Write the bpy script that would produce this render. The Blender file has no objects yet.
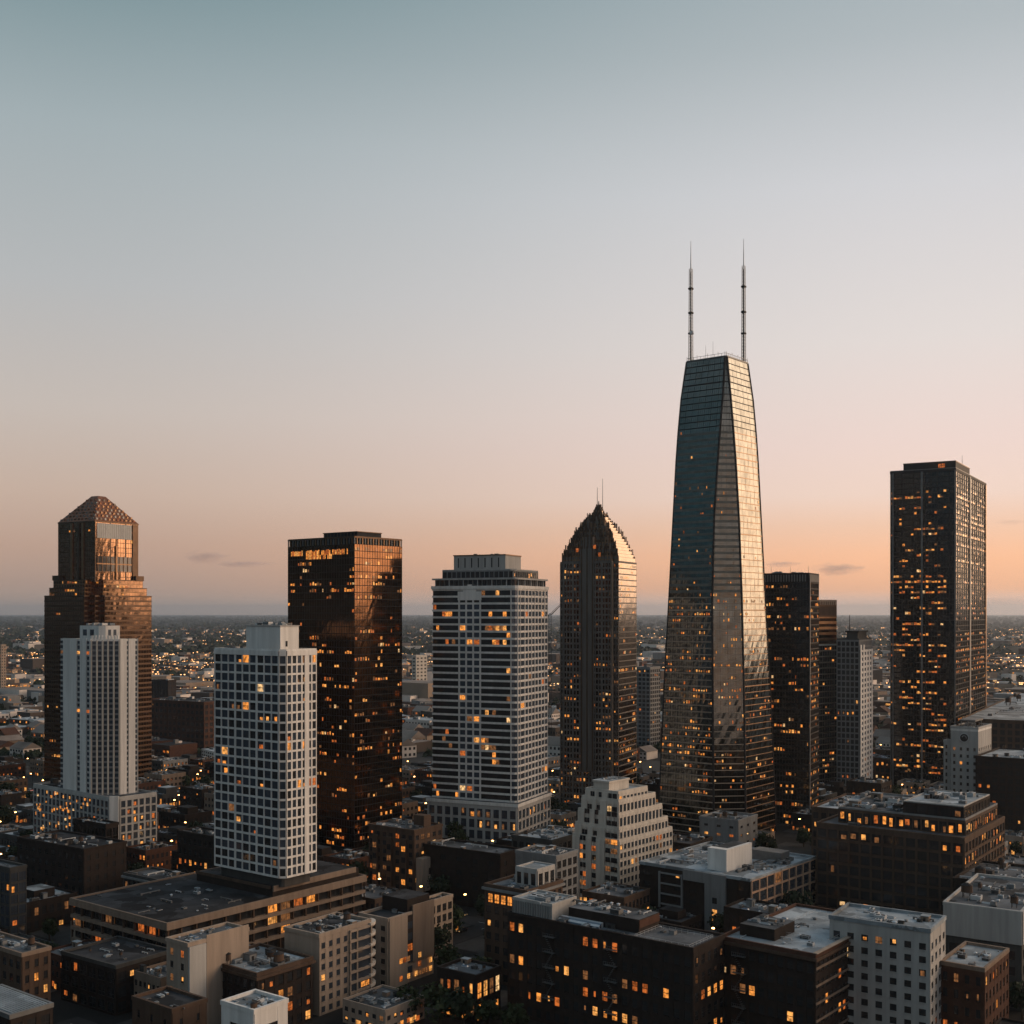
import bpy, math, random
from math import sin, cos, radians, pi, atan2, hypot
from mathutils import Vector, Matrix

random.seed(7)
SC = bpy.context.scene
COL = SC.collection
R = random.Random(11)

# ------------------------------------------------------------------ camera
F = 1200.0            # focal length in pixels of a 1024 wide picture
H = 110.0             # camera height over the street
Y0 = 612.0            # picture row of the true horizon
cam = bpy.data.cameras.new('camera')
cam.sensor_width = 36.0
cam.lens = 36.0 * F / 1024.0
cam.shift_y = (Y0 - 512.0) / 1024.0
cam.clip_start = 1.0
cam.clip_end = 200000.0
camo = bpy.data.objects.new('camera', cam)
COL.objects.link(camo)
camo.location = (0, 0, H)
camo.rotation_euler = (pi / 2, 0, 0)
SC.camera = camo

# ------------------------------------------------------------------ light
SUN_AZ = radians(76)      # clockwise from the view direction (+Y)
SUN_EL = radians(6.0)
SC.view_settings.view_transform = 'Standard'
SC.view_settings.look = 'None'
SC.view_settings.exposure = 0.0
SC.view_settings.gamma = 1.0
SC.view_settings.use_curve_mapping = False
SC.render.engine = 'CYCLES'
cy = SC.cycles
cy.use_denoising = True
try:
    cy.denoiser = 'OPENIMAGEDENOISE'
    cy.denoising_prefilter = 'ACCURATE'
except Exception:
    pass
cy.max_bounces = 5
cy.diffuse_bounces = 2
cy.glossy_bounces = 3
cy.transmission_bounces = 2
cy.volume_bounces = 0
cy.transparent_max_bounces = 6
cy.caustics_reflective = False
cy.caustics_refractive = False
cy.sample_clamp_indirect = 3.0
SC.render.film_transparent = False


def lin(r, g, b):
    def f(c):
        c /= 255.0
        return c / 12.92 if c <= 0.04045 else ((c + 0.055) / 1.055) ** 2.4
    return (f(r), f(g), f(b), 1.0)


world = bpy.data.worlds.new("World")
SC.world = world
world.use_nodes = True


def make_sky():
    nt = world.node_tree
    nd, lk = nt.nodes, nt.links
    nd.clear()
    out = nd.new('ShaderNodeOutputWorld')
    tc = nd.new('ShaderNodeTexCoord')
    sep = nd.new('ShaderNodeSeparateXYZ')
    lk.new(tc.outputs['Generated'], sep.inputs[0])

    def M(op, a, b=None, clamp=False):
        n = nd.new('ShaderNodeMath')
        n.operation = op
        n.use_clamp = clamp
        for i, v in enumerate((a, b)):
            if v is None:
                continue
            if isinstance(v, (int, float)):
                n.inputs[i].default_value = v
            else:
                lk.new(v, n.inputs[i])
        return n.outputs[0]
    x, y, z = sep.outputs
    hyp = M('MAXIMUM', M('SQRT', M('ADD', M('MULTIPLY', x, x), M('MULTIPLY', y, y))), 0.0001)
    t = M('DIVIDE', z, hyp)                       # tangent of the elevation
    fac = M('DIVIDE', t, 1.5, True)
    ca = M('DIVIDE', M('ADD', M('MULTIPLY', x, sin(SUN_AZ)), M('MULTIPLY', y, cos(SUN_AZ))), hyp)
    ang = M('DIVIDE', M('ARCCOSINE', M('MINIMUM', M('MAXIMUM', ca, -1.0), 1.0)), pi)

    def ramp(stops, fac_out):
        r = nd.new('ShaderNodeValToRGB')
        r.color_ramp.interpolation = 'EASE' if False else 'LINEAR'
        el = r.color_ramp.elements
        while len(el) < len(stops):
            el.new(0.5)
        for e, (p, c) in zip(el, stops):
            e.position = p
            e.color = c
        lk.new(fac_out, r.inputs[0])
        return r.outputs[0]

    def prof(rows):   # rows of (picture row, colour)
        return [(max(0.0, (Y0 - py) / F) / 1.5, c) for py, c in rows]
    toward = ramp([(0.0, (1.1, .50, .22, 1)), (0.03, (1.4, .66, .29, 1)), (0.09, (1.25, .74, .42, 1)), (0.18, (.9, .68, .50, 1)),
                   (0.35, (.52, .49, .46, 1)), (0.7, (.32, .36, .39, 1)), (1.0, (.30, .37, .43, 1))], fac)
    right = ramp(prof([(612, lin(250, 208, 184)), (600, lin(248, 202, 176)), (590, lin(256, 190, 146)), (560, lin(263, 199, 155)), (530, lin(250, 205, 175)),
                       (500, lin(246, 217, 201)), (450, lin(241, 217, 208)), (350, lin(229, 220, 216)), (200, lin(211, 211, 214)), (60, lin(178, 186, 190)),
                       (0, lin(168, 179, 184)), (-400, lin(158, 172, 180)), (-1188, lin(150, 168, 182))]), fac)
    left = ramp(prof([(612, lin(176, 154, 140)), (585, lin(180, 153, 138)), (550, lin(192, 161, 143)), (500, lin(201, 177, 161)),
                      (420, lin(199, 188, 180)), (300, lin(183, 185, 186)), (150, lin(163, 175, 179)), (0, lin(122, 146, 152)),
                      (-400, lin(134, 156, 166)), (-1188, lin(142, 162, 176))]), fac)
    anti = ramp([(0.0, (.020, .022, .030, 1)), (0.03, (.028, .036, .046, 1)), (0.10, (.055, .165, .215, 1)), (0.3, (.20, .28, .32, 1)),
                 (0.6, (.30, .38, .43, 1)), (1.0, (.32, .40, .46, 1))], fac)

    def mixc(a, b, lo, hi):
        m = nd.new('ShaderNodeMapRange')
        m.interpolation_type = 'SMOOTHSTEP'
        m.inputs[1].default_value = lo
        m.inputs[2].default_value = hi
        lk.new(ang, m.inputs[0])
        x_ = nd.new('ShaderNodeMix')
        x_.data_type = 'RGBA'
        lk.new(m.outputs[0], x_.inputs[0])
        lk.new(a, x_.inputs[6])
        lk.new(b, x_.inputs[7])
        return x_.outputs[2]
    c = mixc(toward, right, 0.12, 0.295)
    c = mixc(c, left, 0.295, 0.55)
    c = mixc(c, anti, 0.56, 0.80)
    # dimming added to the sky behind the camera, darkens reflections and front faces
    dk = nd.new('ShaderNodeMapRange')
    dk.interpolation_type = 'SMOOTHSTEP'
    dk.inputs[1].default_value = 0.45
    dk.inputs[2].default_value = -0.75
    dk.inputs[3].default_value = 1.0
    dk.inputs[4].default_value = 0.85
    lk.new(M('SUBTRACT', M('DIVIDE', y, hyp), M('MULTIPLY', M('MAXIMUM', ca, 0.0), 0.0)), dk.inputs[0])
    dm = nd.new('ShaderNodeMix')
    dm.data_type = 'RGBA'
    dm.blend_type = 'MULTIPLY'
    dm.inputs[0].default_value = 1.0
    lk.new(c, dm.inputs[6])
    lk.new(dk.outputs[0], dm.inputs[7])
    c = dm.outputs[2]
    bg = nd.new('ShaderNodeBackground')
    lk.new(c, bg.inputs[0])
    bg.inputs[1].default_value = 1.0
    sky = nd.new('ShaderNodeTexSky')
    sky.sky_type = 'NISHITA'
    sky.sun_disc = False
    sky.sun_elevation = SUN_EL
    sky.sun_rotation = SUN_AZ
    sky.altitude = 100
    bg2 = nd.new('ShaderNodeBackground')
    lk.new(sky.outputs[0], bg2.inputs[0])
    bg2.inputs[1].default_value = 0.0012
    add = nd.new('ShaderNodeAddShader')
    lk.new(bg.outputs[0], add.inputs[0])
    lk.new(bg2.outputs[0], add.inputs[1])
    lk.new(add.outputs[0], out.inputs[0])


make_sky()

sun = bpy.data.lights.new('sun', 'SUN')
sun.energy = 4.5
sun.angle = radians(72)
sun.color = (1.0, 0.69, 0.45)
suno = bpy.data.objects.new('sun', sun)
COL.objects.link(suno)
_sd = Vector((sin(SUN_AZ) * cos(SUN_EL), cos(SUN_AZ) * cos(SUN_EL), sin(SUN_EL)))
suno.rotation_euler = _sd.to_track_quat('Z', 'Y').to_euler()
suno.location = (400, 100, 400)

# ------------------------------------------------------------------ materials
MATS = {}


def mat(name, color, rough=0.85, metal=0.0, var=0.18, scale=0.25, streak=False, bump=0.0, spec=0.12, patch=0.0):
    m = bpy.data.materials.new(name)
    m.use_nodes = True
    nt = m.node_tree
    nd, lk = nt.nodes, nt.links
    b = nd['Principled BSDF']
    b.inputs['Roughness'].default_value = rough
    b.inputs['Metallic'].default_value = metal
    b.inputs['Specular IOR Level'].default_value = spec
    geo = nd.new('ShaderNodeNewGeometry')
    mp = nd.new('ShaderNodeMapping')
    mp.inputs['Scale'].default_value = (1, 1, 0.12 if streak else 1)
    lk.new(geo.outputs['Position'], mp.inputs[0])
    nz = nd.new('ShaderNodeTexNoise')
    nz.inputs['Scale'].default_value = scale
    nz.inputs['Detail'].default_value = 6
    nz.inputs['Roughness'].default_value = 0.65
    lk.new(mp.outputs[0], nz.inputs['Vector'])
    mr = nd.new('ShaderNodeMapRange')
    mr.inputs[1].default_value = 0.3
    mr.inputs[2].default_value = 0.7
    mr.inputs[3].default_value = 1.0 - var
    mr.inputs[4].default_value = 1.0 + var
    lk.new(nz.outputs[0], mr.inputs[0])
    mx = nd.new('ShaderNodeMix')
    mx.data_type = 'RGBA'
    mx.blend_type = 'MULTIPLY'
    mx.inputs[0].default_value = 1.0
    mx.inputs[6].default_value = (*color, 1)
    lk.new(mr.outputs[0], mx.inputs[7])
    res = mx.outputs[2]
    if streak:       # rain streaks below sills and edges
        mp2 = nd.new('ShaderNodeMapping')
        mp2.inputs['Scale'].default_value = (.8, .8, 0.05)
        lk.new(geo.outputs['Position'], mp2.inputs[0])
        ns = nd.new('ShaderNodeTexNoise')
        ns.inputs['Scale'].default_value = 1.0
        ns.inputs['Detail'].default_value = 5
        lk.new(mp2.outputs[0], ns.inputs['Vector'])
        ms = nd.new('ShaderNodeMapRange')
        ms.inputs[1].default_value = 0.35
        ms.inputs[2].default_value = 0.6
        ms.inputs[3].default_value = 0.88
        ms.inputs[4].default_value = 1.03
        lk.new(ns.outputs[0], ms.inputs[0])
        mxs = nd.new('ShaderNodeMix')
        mxs.data_type = 'RGBA'
        mxs.blend_type = 'MULTIPLY'
        mxs.inputs[0].default_value = 1.0
        lk.new(res, mxs.inputs[6])
        lk.new(ms.outputs[0], mxs.inputs[7])
        res = mxs.outputs[2]
    if patch:        # repaired areas and puddle stains on flat roofs
        vo = nd.new('ShaderNodeTexVoronoi')
        vo.inputs['Scale'].default_value = 0.16
        vo.inputs['Randomness'].default_value = 1.0
        wv = nd.new('ShaderNodeVectorMath')
        wv.operation = 'ADD'
        lk.new(geo.outputs['Position'], wv.inputs[0])
        n2 = nd.new('ShaderNodeTexNoise')
        n2.inputs['Scale'].default_value = 0.5
        n2.inputs['Detail'].default_value = 4
        lk.new(geo.outputs['Position'], n2.inputs['Vector'])
        sc_ = nd.new('ShaderNodeVectorMath')
        sc_.operation = 'SCALE'
        sc_.inputs['Scale'].default_value = 4.0
        lk.new(n2.outputs['Color'], sc_.inputs[0])
        lk.new(sc_.outputs[0], wv.inputs[1])
        lk.new(wv.outputs[0], vo.inputs['Vector'])
        sp = nd.new('ShaderNodeSeparateColor')
        lk.new(vo.outputs['Color'], sp.inputs[0])
        m3 = nd.new('ShaderNodeMapRange')
        m3.inputs[3].default_value = 1.0 - patch
        m3.inputs[4].default_value = 1.0 + patch
        lk.new(sp.outputs[0], m3.inputs[0])
        mx2 = nd.new('ShaderNodeMix')
        mx2.data_type = 'RGBA'
        mx2.blend_type = 'MULTIPLY'
        mx2.inputs[0].default_value = 1.0
        lk.new(res, mx2.inputs[6])
        lk.new(m3.outputs[0], mx2.inputs[7])
        res = mx2.outputs[2]
    lk.new(res, b.inputs['Base Color'])
    if bump:
        bp = nd.new('ShaderNodeBump')
        bp.inputs['Strength'].default_value = bump
        bp.inputs['Distance'].default_value = 0.1
        lk.new(nz.outputs[0], bp.inputs['Height'])
        lk.new(bp.outputs[0], b.inputs['Normal'])
    MATS[name] = m
    return m


def glass(name, color, metal=0.7, rough=0.07, wob=0.02):
    m = bpy.data.materials.new(name)
    m.use_nodes = True
    nt = m.node_tree
    nd, lk = nt.nodes, nt.links
    b = nd['Principled BSDF']
    b.inputs['Metallic'].default_value = metal
    b.inputs['Specular IOR Level'].default_value = 0.6
    geo = nd.new('ShaderNodeNewGeometry')
    nz = nd.new('ShaderNodeTexNoise')
    nz.inputs['Scale'].default_value = 0.22
    nz.inputs['Detail'].default_value = 3
    lk.new(geo.outputs['Position'], nz.inputs['Vector'])
    mr = nd.new('ShaderNodeMapRange')
    mr.inputs[3].default_value = rough * 0.6
    mr.inputs[4].default_value = rough * 1.6
    lk.new(nz.outputs[0], mr.inputs[0])
    lk.new(mr.outputs[0], b.inputs['Roughness'])
    mr2 = nd.new('ShaderNodeMapRange')
    mr2.inputs[1].default_value = 0.3
    mr2.inputs[2].default_value = 0.7
    mr2.inputs[3].default_value = 0.75
    mr2.inputs[4].default_value = 1.2
    lk.new(nz.outputs[0], mr2.inputs[0])
    mx = nd.new('ShaderNodeMix')
    mx.data_type = 'RGBA'
    mx.blend_type = 'MULTIPLY'
    mx.inputs[0].default_value = 1.0
    mx.inputs[6].default_value = (*color, 1)
    lk.new(mr2.outputs[0], mx.inputs[7])
    lk.new(mx.outputs[2], b.inputs['Base Color'])
    if wob:
        bp = nd.new('ShaderNodeBump')
        bp.inputs['Strength'].default_value = 1.0
        bp.inputs['Distance'].default_value = wob
        lk.new(nz.outputs[0], bp.inputs['Height'])
        lk.new(bp.outputs[0], b.inputs['Normal'])
    MATS[name] = m


def lit(name, color, strength, var=0.75):
    m = bpy.data.materials.new(name)
    m.use_nodes = True
    nt = m.node_tree
    nd, lk = nt.nodes, nt.links
    b = nd['Principled BSDF']
    b.inputs['Base Color'].default_value = (0.03, 0.025, 0.02, 1)
    b.inputs['Roughness'].default_value = 0.2
    b.inputs['Emission Color'].default_value = (*color, 1)
    geo = nd.new('ShaderNodeNewGeometry')
    nz = nd.new('ShaderNodeTexNoise')
    nz.inputs['Scale'].default_value = 0.9
    nz.inputs['Detail'].default_value = 3
    lk.new(geo.outputs['Position'], nz.inputs['Vector'])
    mr = nd.new('ShaderNodeMapRange')
    mr.inputs[1].default_value = 0.36
    mr.inputs[2].default_value = 0.62
    mr.inputs[3].default_value = strength * (1 - var)
    mr.inputs[4].default_value = strength
    lk.new(nz.outputs[0], mr.inputs[0])
    lk.new(mr.outputs[0], b.inputs['Emission Strength'])
    m.cycles.emission_sampling = 'NONE'
    MATS[name] = m


mat('concrete_white', (.63, .62, .605), .85, var=.14, scale=.2, streak=True, bump=.1)
mat('concrete_pale', (.36, .357, .35), .85, var=.14, scale=.2, streak=True)
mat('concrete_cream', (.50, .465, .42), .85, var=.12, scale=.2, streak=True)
mat('concrete_grey', (.195, .20, .205), .85, var=.16, scale=.2, streak=True)
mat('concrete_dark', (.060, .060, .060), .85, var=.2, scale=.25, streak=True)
mat('stone_beige', (.30, .242, .198), .85, var=.14, scale=.25, streak=True)
mat('stone_tan', (.20, .152, .120), .85, var=.16, scale=.25, streak=True)
mat('stone_brown', (.078, .052, .039), .8, var=.22, scale=.3, streak=True)
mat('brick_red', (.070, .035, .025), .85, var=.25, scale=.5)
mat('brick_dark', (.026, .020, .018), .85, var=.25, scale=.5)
mat('tower_stone', (.14, .127, .118), .55, var=.2, scale=.3, streak=True)
mat('metal_dark', (.024, .024, .026), .65, .1, var=.2, scale=.4)
mat('metal_grey', (.16, .165, .17), .5, .5, var=.2, scale=.4)
mat('metal_pale', (.46, .48, .50), .45, .3, var=.2, scale=.5)
mat('frame_copper', (.44, .285, .20), .7, var=.15, scale=.3)
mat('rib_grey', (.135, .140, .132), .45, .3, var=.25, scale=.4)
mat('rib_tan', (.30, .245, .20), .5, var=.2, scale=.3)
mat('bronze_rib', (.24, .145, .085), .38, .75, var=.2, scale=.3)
mat('bronze_dark', (.10, .065, .045), .40, .7, var=.2, scale=.3)
mat('roof_dark', (.030, .032, .036), .95, var=.4, scale=.12, patch=.6)
mat('roof_grey', (.078, .086, .096), .95, var=.4, scale=.12, patch=.6)
mat('roof_pale', (.225, .255, .28), .9, var=.38, scale=.10, patch=.45)
mat('copper_tile', (.19, .085, .05), .45, .55, var=.5, scale=.9)
mat('asphalt', (.018, .018, .018), .95, var=.35, scale=.03)
mat('road_asphalt', (.030, .030, .031), .9, var=.3, scale=.1)
mat('paving', (.042, .042, .042), .9, var=.25, scale=.3)
mat('road_paint', (.6, .6, .56), .8, var=.2, scale=.5)
mat('bark', (.05, .036, .026), .95, var=.3, scale=1.5)
mat('leaves', (.030, .040, .019), .8, var=.55, scale=.35)
mat('leaves_deep', (.022, .031, .018), .8, var=.5, scale=.3)
mat('far_wall_pale', (.62, .56, .52), .9, var=.25, scale=.02)
mat('far_wall_tan', (.26, .20, .155), .9, var=.3, scale=.02)
mat('far_wall_dark', (.075, .06, .052), .9, var=.3, scale=.02)
mat('far_roof', (.185, .16, .145), .95, var=.45, scale=.02)
mat('car_paint_dark', (.02, .022, .026), .3, var=.05)
mat('car_paint_pale', (.55, .55, .55), .3, var=.05)
mat('car_paint_red', (.25, .03, .02), .3, var=.05)
mat('rubber', (.015, .015, .015), .8, var=.1)
glass('glass_blue', (.10, .125, .165), .6, .08)
glass('glass_dark', (.06, .062, .068), .6, .08)
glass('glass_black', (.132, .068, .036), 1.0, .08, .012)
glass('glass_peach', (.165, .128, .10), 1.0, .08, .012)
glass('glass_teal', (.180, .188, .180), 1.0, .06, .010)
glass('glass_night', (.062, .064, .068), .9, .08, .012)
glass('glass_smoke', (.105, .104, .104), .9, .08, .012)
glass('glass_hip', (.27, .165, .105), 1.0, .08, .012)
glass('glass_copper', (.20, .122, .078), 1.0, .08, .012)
lit('lit_orange', (1.0, .34, .06), 1.2)
lit('lit_amber', (1.0, .42, .10), 1.25)
lit('lit_deep', (.85, .20, .035), .75)
lit('lit_dim', (.75, .30, .10), .32)
lit('lit_cream', (1.0, .60, .26), 1.2)
lit('lit_lamp', (1.0, .45, .13), 16.0, .0)
lit('lit_lamp_far', (1.0, .50, .20), 5.0, .6)
lit('lit_red', (1.0, .06, .02), 2.5, .3)
lit('lit_green', (.45, .75, .42), .28, .8)
LITS = ['lit_orange'] * 6 + ['lit_amber'] * 3 + ['lit_deep'] * 6 + ['lit_dim'] * 6 + ['lit_cream'] * 1

# ------------------------------------------------------------------ mesh building


class MB:
    def __init__(s):
        s.v, s.f, s.m, s.names = [], [], [], []

    def mi(s, name):
        if name not in s.names:
            s.names.append(name)
        return s.names.index(name)

    def quad(s, a, b, c, d, m):
        n = len(s.v)
        s.v += [a, b, c, d]
        s.f.append((n, n + 1, n + 2, n + 3))
        s.m.append(s.mi(m))

    def poly(s, pts, m):
        n = len(s.v)
        s.v += list(pts)
        s.f.append(tuple(range(n, n + len(pts))))
        s.m.append(s.mi(m))

    def hexa(s, p, m, skip=()):      # p: four bottom points CCW then four top points
        n = len(s.v)
        s.v += list(p)
        k = s.mi(m)
        fs = [(3, 2, 1, 0), (4, 5, 6, 7), (0, 1, 5, 4), (1, 2, 6, 5), (2, 3, 7, 6), (3, 0, 4, 7)]
        for i, f in enumerate(fs):
            if i in skip:
                continue
            s.f.append(tuple(n + j for j in f))
            s.m.append(k)

    def box(s, x0, y0, z0, x1, y1, z1, m, skip=()):
        s.hexa([(x0, y0, z0), (x1, y0, z0), (x1, y1, z0), (x0, y1, z0), (x0, y0, z1), (x1, y0, z1), (x1, y1, z1), (x0, y1, z1)], m, skip)

    def prism(s, poly, z0, z1, m, top=None, bottom=False, poly1=None):
        n = len(s.v)
        k = len(poly)
        q = poly1 or poly
        s.v += [(p[0], p[1], z0) for p in poly] + [(p[0], p[1], z1) for p in q]
        mi = s.mi(m)
        for i in range(k):
            j = (i + 1) % k
            s.f.append((n + i, n + j, n + k + j, n + k + i))
            s.m.append(mi)
        s.f.append(tuple(n + k + i for i in range(k)))
        s.m.append(s.mi(top or m))
        if bottom:
            s.f.append(tuple(n + k - 1 - i for i in range(k)))
            s.m.append(mi)

    def ebox(s, p0, p1, t0, t1, z0, z1, o0, o1, m, skip=()):   # box along an edge, t in metres from p0, o outward
        d = (p1[0] - p0[0], p1[1] - p0[1])
        L = hypot(*d)
        d = (d[0] / L, d[1] / L)
        n = (d[1], -d[0])

        def P(t, o, z):
            return (p0[0] + d[0] * t + n[0] * o, p0[1] + d[1] * t + n[1] * o, z)
        s.hexa([P(t0, o1, z0), P(t1, o1, z0), P(t1, o0, z0), P(t0, o0, z0), P(t0, o1, z1), P(t1, o1, z1), P(t1, o0, z1), P(t0, o0, z1)], m, skip)

    def tube(s, a, b, r0, r1, m, n=6, cap=True):
        a, b = Vector(a), Vector(b)
        d = (b - a).normalized()
        u = d.orthogonal().normalized()
        w = d.cross(u)
        k = len(s.v)
        for (c, r) in ((a, r0), (b, r1)):
            for i in range(n):
                an = 2 * pi * i / n
                s.v.append(tuple(c + u * (cos(an) * r) + w * (sin(an) * r)))
        mi = s.mi(m)
        for i in range(n):
            j = (i + 1) % n
            s.f.append((k + i, k + j, k + n + j, k + n + i))
            s.m.append(mi)
        if cap:
            s.f.append(tuple(k + n + i for i in range(n)))
            s.m.append(mi)
            s.f.append(tuple(k + n - 1 - i for i in range(n)))
            s.m.append(mi)

    def mesh(s, name):
        me = bpy.data.meshes.new(name)
        me.from_pydata([tuple(v) for v in s.v], [], s.f)
        for nm in s.names:
            me.materials.append(MATS[nm])
        me.polygons.foreach_set('material_index', s.m)
        me.update()
        return me

    def build(s, name, parent=None, loc=None, rotz=0.0):
        o = bpy.data.objects.new(name, s.mesh(name))
        COL.objects.link(o)
        if parent is not None:
            o.parent = parent
        if loc is not None:
            o.location = loc
        o.rotation_euler = (0, 0, rotz)
        return o


def tag(o, label=None, cat=None, group=None, kind=None):
    if label:
        o['label'] = label
    if cat:
        o['category'] = cat
    if group:
        o['group'] = group
    if kind:
        o['kind'] = kind
    return o


def empty(name, loc, rotz=0.0):
    o = bpy.data.objects.new(name, None)
    o.empty_display_size = 1.0
    COL.objects.link(o)
    o.location = loc
    o.rotation_euler = (0, 0, rotz)
    return o


def copy_tree(o, parent=None):
    c = o.copy()
    COL.objects.link(c)
    if parent is not None:
        c.parent = parent
    for ch in list(o.children):
        copy_tree(ch, c)
    return c


def offset(poly, d):
    out = []
    n = len(poly)
    for i in range(n):
        p0, p1, p2 = poly[i - 1], poly[i], poly[(i + 1) % n]
        a = Vector((p1[0] - p0[0], p1[1] - p0[1])).normalized()
        b = Vector((p2[0] - p1[0], p2[1] - p1[1])).normalized()
        na, nb = Vector((a.y, -a.x)), Vector((b.y, -b.x))
        k = 1.0 + na.dot(nb)
        m = (na + nb) / max(k, 0.15)
        out.append((p1[0] + m.x * d, p1[1] + m.y * d))
    return out


def rect(a, b, c=None, ax=0, ay=0):
    return [(ax - a, ay - b), (ax + a, ay - b), (ax + a, ay + b), (ax - a, ay + b)]


# ------------------------------------------------------------------ placing: picture columns and rows -> metres
FOOT = []      # footprints of the named buildings, world polygons


def ground_y(py, h=0.0):
    return F * (H - h) / (py - Y0)


def solve(xl, xc, xr, yb, th, h=0.0):
    """near corner at column xc standing at row yb; faces end at xl and xr"""
    Yc = ground_y(yb, h)
    k = lambda x: (x - 512.0) / F
    Xc = k(xc) * Yc
    L = (Xc - k(xl) * Yc) / (cos(th) + k(xl) * sin(th))
    W = (k(xr) * Yc - Xc) / (sin(th) - k(xr) * cos(th))
    return Xc, Yc, L, W


def z_at(py, Y):
    return H - (py - Y0) / F * Y


# ------------------------------------------------------------------ windows (unit meshes shared by every window object)
WIN = {}


def unit_window(glassname, frame='metal_dark', style=0):
    key = (glassname, frame, style)
    if key in WIN:
        return WIN[key]
    mb = MB()
    # pane in the xz plane facing -y, one unit square centred, small depth
    mb.box(-.5, -.35, -.5, .5, .5, .5, glassname, skip=(4,))
    if style == 1:      # centre mullion and low transom
        mb.box(-.03, -.62, -.5, .03, -.3, .5, frame, skip=(4,))
        mb.box(-.5, -.58, -.20, .5, -.32, -.15, frame, skip=(4,))
    elif style == 2:    # two mullions
        mb.box(-.19, -.62, -.5, -.15, -.3, .5, frame, skip=(4,))
        mb.box(.15, -.62, -.5, .19, -.3, .5, frame, skip=(4,))
    elif style == 3:    # sash bar
        mb.box(-.5, -.62, -.03, .5, -.3, .04, frame, skip=(4,))
    WIN[key] = mb.mesh('window_' + glassname)
    return WIN[key]


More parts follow.
